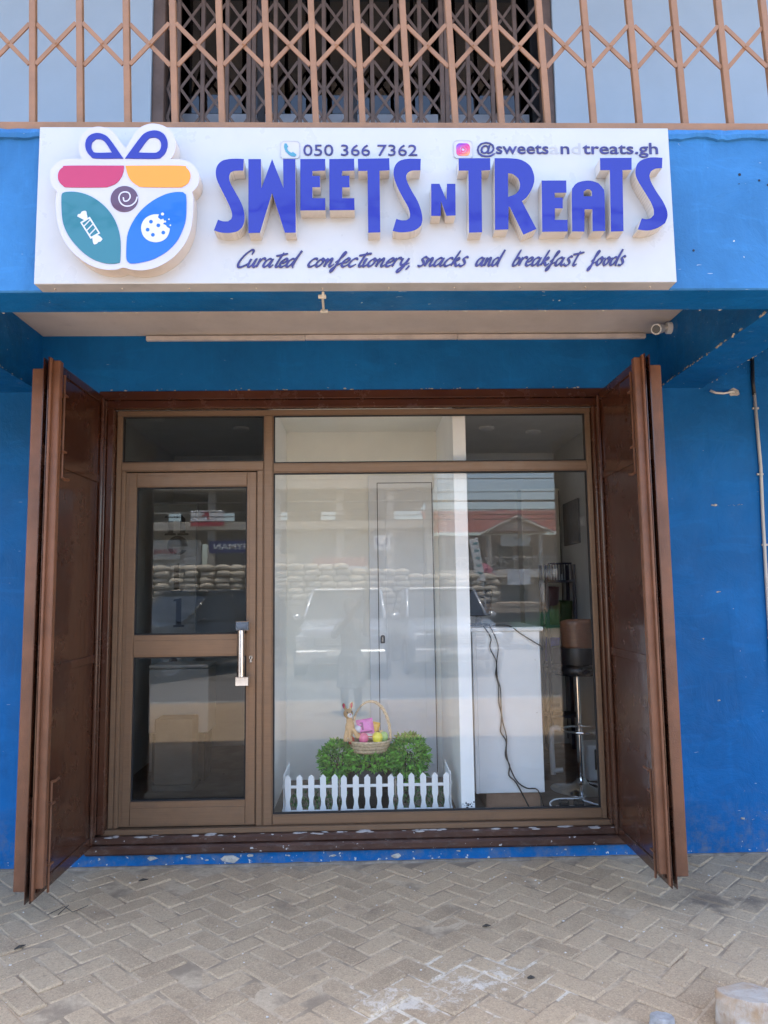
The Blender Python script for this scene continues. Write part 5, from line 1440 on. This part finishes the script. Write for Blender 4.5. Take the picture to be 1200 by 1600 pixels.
CARGL = pm('car_glass', (.015, .017, .02), .06, coat=.5); TYRE = pm('tyre_rubber', (.015, .015, .015), .8); RIM = pm('alloy_rim', (.5, .5, .52), .3, .9)
LAMP = pm('headlamp', (.55, .57, .6), .3, .2); GRB = pm('car_black_trim', (.02, .02, .021), .5); CHM = pm('car_chrome', (.42, .42, .43), .4, 1.0)
def suv(loc, rotz, paint, label, group='parked cars'):
    """front faces +Y in its own frame, nose at y=0"""
    r = bpy.data.objects.new('parked_car', None); COL.objects.link(r); tag(r, label, 'car', group)
    ORIG[r.name] = Vector((0, 0, 0))
    st = [(0.0, .72, .38, .62, .80), (-.06, .84, .30, .62, .93), (-.35, .92, .26, .66, .99), (-1.0, .935, .26, .72, 1.06), (-1.25, .935, .26, .74, 1.09), (-2.5, .94, .26, .76, 1.09), (-3.9, .93, .28, .78, 1.10), (-4.45, .90, .32, .78, 1.08), (-4.58, .80, .42, .76, 1.0)]
    b = MB()
    for y, hw, z0, z1, z2 in st:
        ring = [(-hw * .92, z0), (-hw, z0 + .12), (-hw, z1), (-hw * .97, z1 + (z2 - z1) * .6), (-hw * .86, z2), (0, z2 + .03), (hw * .86, z2), (hw * .97, z1 + (z2 - z1) * .6), (hw, z1), (hw, z0 + .12), (hw * .92, z0)]
        b.v += [(x, y, z) for x, z in ring]
    n = 11
    for i in range(len(st) - 1):
        for k in range(n): b.f.append((i * n + k, i * n + (k + 1) % n, (i + 1) * n + (k + 1) % n, (i + 1) * n + k)); b.m.append(0)
    b.f.append(tuple(range(n))); b.m.append(0); b.f.append(tuple((len(st) - 1) * n + k for k in range(n))[::-1]); b.m.append(0)
    body = auto_smooth(b.obj('body', paint, r, fix=True), 40)
    gs = [(-1.22, .80, 1.085, 1.10), (-1.95, .72, 1.09, 1.62), (-2.4, .70, 1.09, 1.68), (-3.9, .69, 1.09, 1.66), (-4.4, .72, 1.08, 1.22)]
    b = MB()
    for y, hw, z0, z1 in gs:
        lo = .84 if y > -4.2 else .80
        b.v += [(-lo, y, z0), (-hw, y, z1), (0, y, z1 + .015), (hw, y, z1), (lo, y, z0)]
    for i in range(len(gs) - 1):
        for k in range(4): b.f.append((i * 5 + k, i * 5 + k + 1, i * 5 + 5 + k + 1, i * 5 + 5 + k)); b.m.append(0)
    b.obj('windows', CARGL, r, fix=True)
    b = MB(); b.box(-.70, .70, -3.95, -1.93, 1.655, 1.71, .02); b.obj('roof', paint, r)
    for s_ in (-1, 1):
        b = MB(); b.tube([(s_ * .83, -1.25, 1.10), (s_ * .735, -1.97, 1.63), (s_ * .715, -2.4, 1.69), (s_ * .70, -3.9, 1.67), (s_ * .76, -4.42, 1.15)], .035, 6); b.tube([(s_ * .83, -2.65, 1.1), (s_ * .715, -2.6, 1.68)], .03, 6); b.obj('pillar', paint, r, smooth=True)
        b = MB(); b.box(s_ * .52, s_ * .86, -.12, .0, .70, .84, .03); b.obj('headlight', LAMP, r)
        b = MB(); b.sphere((s_ * 1.02, -1.55, 1.12), .10, .06, .075, 10, 8); b.obj('mirror', paint, r, smooth=True)
        b = MB(); b.box(s_ * .6, s_ * .8, -.02, .02, .40, .50, .02); b.obj('fog_lamp', LAMP, r)
        for y in (-.85, -3.6):
            b = MB(); b.lathe([(.20, s_ * .72), (.34, s_ * .74), (.365, s_ * .80), (.365, s_ * .88), (.34, s_ * .935), (.25, s_ * .94), (.20, s_ * .92)], (0, y, .365), 28, axis='x'); w_ = auto_smooth(b.obj('wheel', TYRE, r, fix=True), 40)
            b = MB(); b.lathe([(.10, s_ * .90), (.245, s_ * .905), (.245, s_ * .938), (.22, s_ * .93)], (0, y, .365), 20, axis='x')
            for k in range(5):
                a = 2 * math.pi * k / 5; b.box(s_ * .925, s_ * .945, y - .03, y + .03, .365, .365 + .22)
                for q in range(len(b.v) - 8, len(b.v)):
                    v = b.v[q]; dy, dz = v[1] - y, v[2] - .365; b.v[q] = (v[0], y + dy * math.cos(a) - dz * math.sin(a), .365 + dy * math.sin(a) + dz * math.cos(a))
            b.obj('rim', RIM, w_)
            b = MB(); b.lathe([(.30, s_ * .925), (.42, s_ * .945), (.42, s_ * .93)], (0, y, .38), 24, axis='x'); b.obj('wheel_arch', GRB, r)
    b = MB(); b.box(-.5, .5, -.03, .025, .62, .80, .02); gr = b.obj('grille', GRB, r)
    for z in (.655, .70, .745): b = MB(); b.box(-.48, .48, .0255, .04, z, z + .018, .004); b.obj('grille_bar', CHM, gr)
    b = MB(); b.box(-.86, .86, -.10, .045, .30, .56, .03); b.obj('bumper', paint, r)
    b = MB(); b.box(-.55, .55, .0455, .055, .33, .42, .01); b.obj('air_intake', GRB, r)
    b = MB(); b.box(-.26, .26, .0555, .065, .45, .56, .004); b.obj('number_plate', pm('plate_white', (.7, .7, .66), .5), r)
    r.location = loc; r.rotation_euler = (0, 0, rotz)
    return r
suv((-.5, -9.6, -.15), R(2), pm('white_car_paint', (.66, .67, .68), .22, .5, coat=.6), 'white sport utility car mirrored in the display window beside the photographer')
suv((1.75, -9.7, -.15), R(-4), pm('pale_car_paint', (.56, .57, .58), .22, .5, coat=.6), 'grey sport utility car mirrored in the window in front of the cupboard door and partition')
suv((-4.95, -9.6, -.15), R(36), pm('dark_car_paint', (.03, .033, .036), .2, .3, coat=.8), 'dark sport utility car mirrored in the glass door')

# flatbed lorry loaded with sacks
TR = root('flatbed_lorry', (-1, -14, -.15), 'flatbed lorry loaded with sacks mirrored across the shop glass', 'lorry')
TW = pm('lorry_bed_wood', (.36, .27, .19), .8, var=.25, scale=4); TC = pm('lorry_cab_paint', (.30, .24, .10), .4, coat=.3)
for k in range(13): b = MB(); b.box(-6.4 + k * .87, -6.4 + k * .87 + .86, -17.800, -15.600, 1.02, 1.13, .006); b.obj('bed_plank', TW, TR)
for z in (.90, .96): b = MB(); b.box(-6.4, 4.9, -15.640 + (z - .9) * .3, -15.570, z - .03, z + .025, .006); b.obj('side_rail', TW, TR)
b = MB(); b.box(-8.4, 4.8, -17.100, -16.300, .62, .86, .01); b.obj('chassis', GRB, TR)
b = MB(); b.box(-8.5, -6.7, -17.750, -15.650, .75, 2.5, .12); cb = b.obj('cab', TC, TR)
b = MB(); b.box(-8.1, -7.0, -15.645, -15.630, 1.65, 2.3, .004); b.obj('window', CARGL, cb)
for x in (-7.7, 2.1, 3.5):
    for y in (-15.750, -17.600):
        b = MB(); b.lathe([(.22, y - .12), (.46, y - .13), (.48, y), (.46, y + .13), (.22, y + .12)], (x, 0, .33), 24, axis='y'); w_ = auto_smooth(b.obj('wheel', TYRE, TR, fix=True), 40)
        b = MB(); b.lathe([(.05, y + .10), (.2, y + .125), (.2, y - .125), (.05, y - .1)], (x, 0, .33), 16, axis='y'); b.obj('hub', RIM, w_)
SK = pm('woven_cement_sack', (.52, .45, .35), .8, var=.22, scale=3, bump=.4, bscale=30)
sm = []
for s_ in range(4):
    b = MB(); n, m_ = 16, 10
    for i in range(m_ + 1):
        t_ = math.pi * i / m_
        for k in range(n):
            a = 2 * math.pi * k / n
            f = lambda v, e: math.copysign(abs(v) ** e, v)
            x, y, z = f(math.sin(t_), .5) * f(math.cos(a), .45) * .205, f(math.sin(t_), .5) * f(math.sin(a), .45) * .36, f(math.cos(t_), .8) * .095
            d = mnoise.noise(Vector((x * 7 + s_ * 9, y * 7, z * 9))) * .022
            b.v.append((x * (1 + d), y * (1 + d * 2), z + d - .02 * (x / .205) ** 2))
    for i in range(m_):
        for k in range(n): b.f.append((i * n + k, (i + 1) * n + k, (i + 1) * n + (k + 1) % n, i * n + (k + 1) % n)); b.m.append(0)
    sm.append(b.mesh('sack', mats=[SK], smooth=True))
g = random.Random(31)
ORD = 'first second third fourth fifth sixth seventh eighth ninth tenth eleventh twelfth thirteenth fourteenth fifteenth sixteenth seventeenth eighteenth nineteenth twentieth twenty-first twenty-second twenty-third twenty-fourth'.split()
for i in range(24):
    x = -5.95 + i * .405
    nr = 7 if x < -.4 else (6 if x < 1.2 else 5)
    for row in range(nr):
        for dep in (0,):
            o = bpy.data.objects.new('cement_sack', g.choice(sm)); COL.objects.link(o)
            o.location = (x + g.uniform(-.03, .03) + (.06 if row % 2 else 0), -15.900 - dep * .72 + g.uniform(-.04, .04), 1.225 + row * .158 + g.uniform(-.01, .012))
            o.rotation_euler = (g.gauss(0, .04), g.gauss(0, .03), g.gauss(0, .06) + (math.pi if g.random() < .5 else 0))
            tag(o, 'pale brown sack, %s from the left in the %s layer up of the lorry load' % (ORD[i], ORD[row]), 'sack', 'sacks stacked on the lorry')
# solid core of the load, sacks one cannot tell apart
b = MB(); 
for i in range(11): b.box(-5.9 + i * .8, -5.9 + i * .8 + .78, -17.700, -16.550, 1.135, (2.1 if i < 6 else 1.75) + .05 * g.random(), .06)
b.obj('sack_core', SK, label='inner mass of sacks filling the lorry bed', cat='sacks', kind='stuff')

# unfinished concrete building
UB = root('unfinished_building', (-4, -22, -.15), 'unfinished concrete building across the street mirrored in the glass', 'building')
CO = pm('raw_concrete', (.46, .42, .36), .85, var=.15, scale=1.5, bump=.3, bscale=12); COD = pm('render_wall', (.36, .34, .31), .85, var=.12, scale=1)
def ub(name, mat, *q):
    b = MB()
    for k in q: b.box(*k)
    return b.obj(name, mat, UB)
ub('slab', CO, (-14, 2.45, -29, -21.6, 3.70, 4.0, .02)); ub('slab', CO, (-14, 2.45, -29, -21.4, 5.10, 5.95, .02)); 
for k, x in enumerate((-13.8, -10.9, -8.1, -5.6, -3.3, -1.05, .75, 2.15)):
    ub('column', CO, (x, x + .26, -22.0, -21.74, -.2, 3.699, .01)); ub('column', CO, (x, x + .26, -22.0, -21.74, 4.001, 5.099, .01))
xs = [-14, -8.9, -8.3, -6.6, -5.9, -4.2, -3.5, -2.03, -1.36, 1.0, 2.4]
for i in range(0, len(xs) - 1):
    if i % 2 == 0: ub('back_wall', COD, (xs[i], xs[i + 1], -29, -28.8, 4.001, 5.099, .004))
    else: ub('back_wall', COD, (xs[i], xs[i + 1], -29, -28.8, 4.001, 4.10, .004))
ub('shop_wall', COD, (-14, -8.4, -22.6, -22.4, -.2, 3.699, .004)); ub('shop_wall', pm('pale_render', (.62, .60, .55), .8), (-8.3, -5.9, -22.3, -22.1, -.2, 3.4, .004))
ub('shop_wall', COD, (-5.8, 2.4, -22.9, -22.7, -.2, 3.699, .004))
for x in (-5.2, -2.9, -.6): ub('shop_door', pm('roller_door_' + str(int(x * 10)), (.16, .17, .2), .5), (x, x + 1.5, -22.68, -22.6, -.2, 2.3, .004))
for x0, x1, y in ((-14, 2.3, -21.75),):
    for z in (4.35, 4.7):
        b = MB(); b.tube([(x0, y, z), ((x0 + x1) / 2, y, z - .02), (x1, y, z)], .02, 6); b.obj('guard_rail', CO, UB)
def board(loc, w_, h_, mat, label, txt=None, tm=None, tz=.35, th=.3, name='sign_board', rot=0.0, band=None):
    r = root(name, (loc[0], loc[1], loc[2]), label, 'sign')
    b = MB(); b.box(loc[0] - w_ / 2, loc[0] + w_ / 2, loc[1] - .05, loc[1], loc[2], loc[2] + h_, .01); p = b.obj('panel', mat, r)
    if band: b = MB(); b.box(loc[0] - w_ / 2 + .002, loc[0] + w_ / 2 - .002, loc[1] + .001, loc[1] + .006, loc[2] + .002, loc[2] + h_ * band[1]); b.obj('colour_band', band[0], r)
    if txt:
        # faces the street (+Y): letters run towards -X as seen from the shop
        b = text_mesh(txt, w_ * .8, h_ * th, 0, 0, 0, .01, .01)
        b.v = [(loc[0] + w_ * .4 - v[0], loc[1] + .012 - v[1] * .5, loc[2] + h_ * tz + v[2]) for v in b.v]
        b.obj('lettering', tm, r)
    r.rotation_euler = (0, rot, 0)
    return r
WHB = pm('white_board', (.74, .74, .74), .5); RED = pm('red_print', (.45, .03, .06), .5); NAV = pm('navy_board', (.02, .03, .14), .5)
wr = board((-5.5, -21.2, 3.82), 1.16, .54, WHB, 'white sign board with red band on the unfinished building', band=(RED, .32))
b = MB(); b.poly([[(-5.72, 4.32), (-5.45, 4.30), (-5.42, 4.06), (-5.50, 4.06), (-5.53, 4.20), (-5.66, 4.12), (-5.70, 4.17), (-5.56, 4.25)]], -21.19, -21.2); b.v = [(v[0], -21.19 - (v[1] + 21.19) * -1, v[2]) for v in b.v]; b.obj('running_mark', RED, wr)
board((-4.65, -21.3, 2.88), 1.6, .44, NAV, 'navy sign board with pale capital letters on the unfinished building', 'NYMAN', WHB, .28, .5)
board((.55, -21.0, 2.9), .55, .5, WHB, 'small white poster board with dark mark before the unfinished building', 'U', NAV, .3, .6)
board((-.9, -21.3, 2.25), 1.9, .42, pm('faded_red_board', (.42, .12, .12), .6), 'faded red shop fascia board mirrored above the sacks', band=(WHB, .3))
board((-7.2, -21.9, 2.7), 1.2, .7, pm('cream_board', (.6, .58, .52), .5), 'cream insurance board on the pale wall of the unfinished building', 'INSURANCE', RED, .3, .25)
board((-2.9, -21.3, 2.45), 1.0, .36, pm('tan_board', (.5, .4, .28), .6), 'tan board with white script lettering on the unfinished building', 'Holland', WHB, .3, .5)

# two storey house with the red roof
RH = root('red_roof_house', (6.5, -28, -.15), 'two storey house with red metal roof and balcony mirrored in the window', 'house')
HW = pm('house_render', (.55, .46, .40), .8, var=.1, scale=1); HR = pm('red_roof_sheet', (.30, .085, .06), .5, var=.25, scale=2); HT = pm('house_trim', (.66, .62, .57), .7)
def rh(name, mat, *q):
    b = MB()
    for k in q: b.box(*k)
    return b.obj(name, mat, RH)
rh('wall', HW, (3.2, 14, -34, -29.6, -.2, 4.0, .01)); rh('wall', HW, (5.3, 8.0, -29.59, -29.2, 2.36, 4.0, .01))
rh('balcony_slab', HT, (3.2, 14, -29.55, -28.0, 2.02, 2.36, .02))
for x in (3.4, 5.45, 7.75, 10.2, 12.6):
    b = MB(); b.lathe([(.14, -.2), (.12, 2.019)], (x, -28.2, 0), 12); b.obj('column', HT, RH)
    b = MB(); b.lathe([(.12, 2.361), (.10, 3.92)], (x, -28.2, 0), 12); b.obj('column', HT, RH)
xx = 3.55
while xx < 12.4:
    b = MB(); b.tube([(xx, -28.05, 2.40), (xx + .58, -28.05, 2.86)], .018, 5); b.tube([(xx, -28.05, 2.86), (xx + .58, -28.05, 2.40)], .018, 5); b.tube([(xx, -28.05, 2.37), (xx, -28.05, 2.9)], .025, 6); b.obj('balustrade_panel', HT, RH)
    xx += .6
b = MB(); b.tube([(3.4, -28.05, 2.90), (12.6, -28.05, 2.90)], .03, 6); b.obj('hand_rail', HT, RH)
b = MB(); nn = 150
for i in range(nn + 1):
    x = 2.7 + 11.8 * i / nn; w_ = .035 * (1 if i % 2 else -1)
    b.v += [(x, -27.6, 4.0 + w_), (x, -31.5, 5.35 + w_)]
for i in range(nn): b.f.append((i * 2, i * 2 + 2, i * 2 + 3, i * 2 + 1)); b.m.append(0)
b.obj('roof', HR, RH)
b = MB(); b.poly([[(5.2, 3.95), (8.0, 3.95), (6.62, 4.62)]], -27.7, -28.4, back=True)
b.v = [(v[0], v[1], v[2]) for v in b.v]; b.obj('gable', HW, RH, fix=True)
for s_ in (-1, 1):
    b = MB(); b.tube([(6.62, -27.55, 4.68), (6.62 + s_ * 1.6, -27.55, 3.93)], .07, 4); b.obj('barge_board', HT, RH)
    b = MB(); p = [(6.62, -27.5, 4.76), (6.62 + s_ * 1.65, -27.5, 3.97), (6.62 + s_ * 1.65, -31, 3.97 + .9), (6.62, -31, 5.4)]; b.add(p, [(0, 1, 2, 3)]); b.obj('gable_roof', HR, RH)
for x in (4.0, 6.0, 6.9, 8.7, 10.8):
    f = rh('window', GRB, (x, x + .7, -29.58 if not 5.3 < x < 8 else -29.18, -29.5 if not 5.3 < x < 8 else -29.1, 2.5, 3.6, .01))
    b = MB(); b.box(x + .06, x + .64, (-29.5 if not 5.3 < x < 8 else -29.1) + .001, (-29.5 if not 5.3 < x < 8 else -29.1) + .02, 2.56, 3.54); b.obj('pane', CARGL, f)
for x in (4.1, 6.2, 8.4, 10.6): rh('ground_door', GRB, (x, x + 1.2, -29.59, -29.5, -.2, 1.7, .01))
board((6.58, -27.9, 3.38), 1.3, .52, pm('pale_green_board', (.52, .56, .55), .5), 'pale banner under the gable of the red roofed house')
board((6.66, -27.8, 1.68), 1.0, .68, pm('pale_blue_board', (.55, .60, .68), .5), 'pale blue notice hung on the balcony of the red roofed house')
b = MB()
for k in range(5): b.box(5.9 + k * .5, 5.9 + k * .5 + .48, -26.5, -26.45, -.15, .62, .01)
b.obj('green_fence', pm('green_sheet', (.04, .14, .06), .5), label='green sheet metal fence before the red roofed house', cat='fence')
# tilted banner on a pole by the lorry
PB = root('pole_banner', (3.0, -15.6, -.15), 'white upright banner on a leaning pole beside the lorry', 'banner')
b = MB(); b.tube([(3.35, -15.6, -.15), (3.02, -15.6, 2.85)], .025, 8); b.obj('pole', pm('banner_pole', (.55, .55, .55), .5), PB)
b = MB(); b.poly([[(3.00, 1.75), (3.22, 1.72), (3.04, 2.92), (2.80, 2.86)]], -15.55, -15.56, back=True); bp = b.obj('banner_sheet', WHB, PB)
TEA = pm('teal_print', (.1, .3, .32), .5)
for k in range(5): b = MB(); z = 2.72 - k * .2; b.box(2.90 + k * .03, 3.04 + k * .03, -15.548, -15.546, z, z + .06); b.obj('print_line', TEA, bp)
# power lines
WIR = pm('power_line', (.012, .012, .012), .6)
for y, z, r_, lab in ((-9, 3.12, .022, 'thick low power line over the street in the mirrored view'), (-9.4, 3.0, .010, 'thin power line just under the thick one'), (-9.6, 2.93, .010, 'second thin power line under the thick one'), (-9.2, 2.80, .010, 'lowest thin power line over the street'), (-8.2, 6.45, .04, 'thick high cable mirrored in the blue letters'), (-16, 4.6, .014, 'power line before the unfinished building'), (-16.2, 4.25, .012, 'lower power line before the unfinished building')):
    P = []
    for k in range(41):
        x = -30 + 60 * k / 40; P.append((x, y + .1 * math.sin(k), z + .0009 * (x - 2) ** 2 + (.10 * math.sin(x * 1.9) * mnoise.noise(Vector((x * .7, 0, 0))) if r_ > .03 else 0)))
    b = MB(); b.tube(spline(P, 3), r_, 6); b.obj('power_line', WIR, label=lab, cat='cable', group='power lines', loc=(0, y, z))
for x, y, lab in ((-29.5, -9.2, 'wooden utility pole at the left end of the street'), (29.5, -9.2, 'wooden utility pole at the right end of the street')):
    up_ = root('utility_pole', (x, y, -.15), lab, 'pole', 'utility poles')
    b = MB(); b.tube([(x, y, -.2), (x, y, 8)], [.14, .10], 10); b.obj('shaft', pm('pole_wood', (.2, .15, .1), .8), up_); b = MB(); b.box(x - .05, x + .05, y - .9, y + .9, 6.9, 7.05); b.obj('cross_arm', pm('arm_wood', (.2, .15, .1), .8), up_)

# ================================================================== PEOPLE
def person(name, loc, parts, mat, voxel, label):
    r = root(name, loc, label, 'person')
    b = MB()
    for q in parts:
        if q[0] == 's': b.sphere(q[1], *q[2], 14, 10)
        else: b.tube(spline(q[1], 4), [x for x in _lerp(q[2], len(q[1]))], 12)
    o = b.obj('body', mat, r); remeshed(o, voxel, 5)
    return r
def _lerp(rs, n):
    out = []
    for i in range(n - 1):
        for k in range(4): out.append(rs[i] + (rs[i + 1] - rs[i]) * k / 4)
    out.append(rs[-1]); return out
def clothes_mat():
    t = NT('photographer_cloth_and_skin')
    v = t.n.new('ShaderNodeTexVoronoi'); v.inputs['Scale'].default_value = 26; v.inputs['Randomness'].default_value = .4; t.link(t.pos, v.inputs['Vector'])
    d = t.ramp(v.outputs['Distance'], .26, .30, 1, 0)
    dress = t.mix(d, (.04, .045, .07), (.75, .75, .75))
    s_ = t.sep()
    skin = t.ramp(s_[2], 1.135, 1.15)
    arm = t.ramp(s_[1], -4.56, -4.54)
    k = t.math('MAXIMUM', skin, arm)
    legs = t.ramp(s_[2], .34, .36, 1, 0)
    k = t.math('MAXIMUM', k, legs)
    t.col(t.mix(k, dress, (.13, .07, .045))); t.rough(.7); return t.mat
px, py = -.20, -4.78
ph = person('person', (px, py, 0), [
    ('s', (px, py, 1.30), (.075, .09, .11)), ('t', [(px, py, 1.22), (px, py - .01, 1.13)], [.045, .05]),
    ('t', [(px, py, 1.12), (px, py, .98), (px, py, .82), (px, py, .70)], [.10, .13, .115, .15]),
    ('t', [(px - .15, py, 1.08), (px, py, 1.11), (px + .15, py, 1.08)], [.055, .07, .055]),
    ('t', [(px, py, .72), (px, py, .5), (px, py, .33)], [.16, .17, .185]),
    ('t', [(px + .16, py, 1.07), (px + .20, py + .12, .98), (px + .19, py + .28, 1.18), (px + .205, py + .40, 1.41)], [.05, .042, .036, .03]),
    ('t', [(px - .16, py, 1.07), (px - .20, py + .10, .96), (px - .02, py + .28, 1.18), (px + .145, py + .40, 1.40)], [.05, .042, .036, .03]),
    ('t', [(px + .08, py, .36), (px + .085, py, .1), (px + .085, py + .02, .05), (px + .09, py + .14, .035)], [.06, .042, .04, .03]),
    ('t', [(px - .08, py, .36), (px - .085, py, .1), (px - .085, py + .02, .05), (px - .09, py + .14, .035)], [.06, .042, .04, .03]),
] + [('t', [(px + .205, py + .40, 1.42), (px + .212 - k * .002, py + .425, 1.455 + k * .012), (px + .19, py + .432, 1.46 + k * .012)], [.010, .009, .007]) for k in range(4)]
  + [('t', [(px + .145, py + .40, 1.41), (px + .13, py + .425, 1.45 + k * .012), (px + .15, py + .432, 1.455 + k * .012)], [.010, .009, .007]) for k in range(4)]
  + [('t', [(px + .20, py + .40, 1.42), (px + .185, py + .405, 1.45)], [.011, .008]), ('t', [(px + .15, py + .40, 1.41), (px + .165, py + .405, 1.445)], [.011, .008])],
  clothes_mat(), .011, 'person in a dark dotted dress holding a phone up, mirrored in the window')
b = MB(); b.sphere((px, py - .018, 1.335), .088, .095, .095, 16, 10); b.sphere((px, py - .09, 1.37), .05, .05, .05); ho = b.obj('hair', pm('black_hair', (.012, .010, .009), .6), ph); remeshed(ho, .01, 3)
SKN = pm('face_dark', (.02, .012, .01), .5)
for s_ in (-1, 1):
    b = MB(); b.sphere((px + s_ * .03, py + .082, 1.30), .013, .006, .007, 8, 6); b.obj('eye', SKN, ph, smooth=True)
    b = MB(); b.sphere((px + s_ * .077, py - .005, 1.295), .012, .02, .028, 8, 6); b.obj('ear', pm('ear_skin', (.13, .07, .045), .6), ph, smooth=True)
b = MB(); b.sphere((px, py + .092, 1.275), .013, .016, .018, 8, 6); b.obj('nose', pm('nose_skin', (.13, .07, .045), .6), ph, smooth=True)
b = MB(); b.sphere((px, py + .083, 1.238), .024, .008, .008, 8, 6); b.obj('mouth', pm('lip', (.14, .04, .035), .5), ph, smooth=True)
b = MB(); b.box(-.035, .035, -4.345, -4.336, 1.425, 1.575, .006); b.obj('smartphone', M['black'], label='black smartphone held up by the person before the shop', cat='phone', loc=(0, -4.34, 1.5))
def worker_mat():
    t = NT('worker_cloth'); s_ = t.sep()
    c = t.mix(t.ramp(s_[2], 1.62, 1.64), (.03, .03, .04), (.38, .10, .16)); t.col(c); t.rough(.8); return t.mat
wx, wy, wz = 3.5, -16.2, 1.13
person('person', (wx, wy, wz), [
    ('s', (wx - .34, wy, wz + 1.02), (.09, .10, .11)), ('t', [(wx - .05, wy, wz + .80), (wx - .20, wy, wz + .98), (wx - .30, wy, wz + 1.02)], [.15, .14, .06]),
    ('t', [(wx, wy + .09, wz + .80), (wx + .03, wy + .10, wz + .42), (wx + .02, wy + .10, wz + .05), (wx - .10, wy + .10, wz + .04)], [.10, .075, .05, .04]),
    ('t', [(wx, wy - .09, wz + .80), (wx + .06, wy - .10, wz + .42), (wx + .1, wy - .10, wz + .05), (wx - .02, wy - .10, wz + .04)], [.10, .075, .05, .04]),
    ('t', [(wx - .20, wy + .15, wz + .98), (wx - .30, wy + .20, wz + .74), (wx - .46, wy + .15, wz + .58), (wx - .5, wy + .13, wz + .54)], [.055, .045, .035, .035]),
    ('t', [(wx - .20, wy - .15, wz + .98), (wx - .32, wy - .20, wz + .72), (wx - .48, wy - .15, wz + .55), (wx - .52, wy - .13, wz + .51)], [.055, .045, .035, .035])],
    worker_mat(), .02, 'person in a red top bending over on the end of the lorry bed')
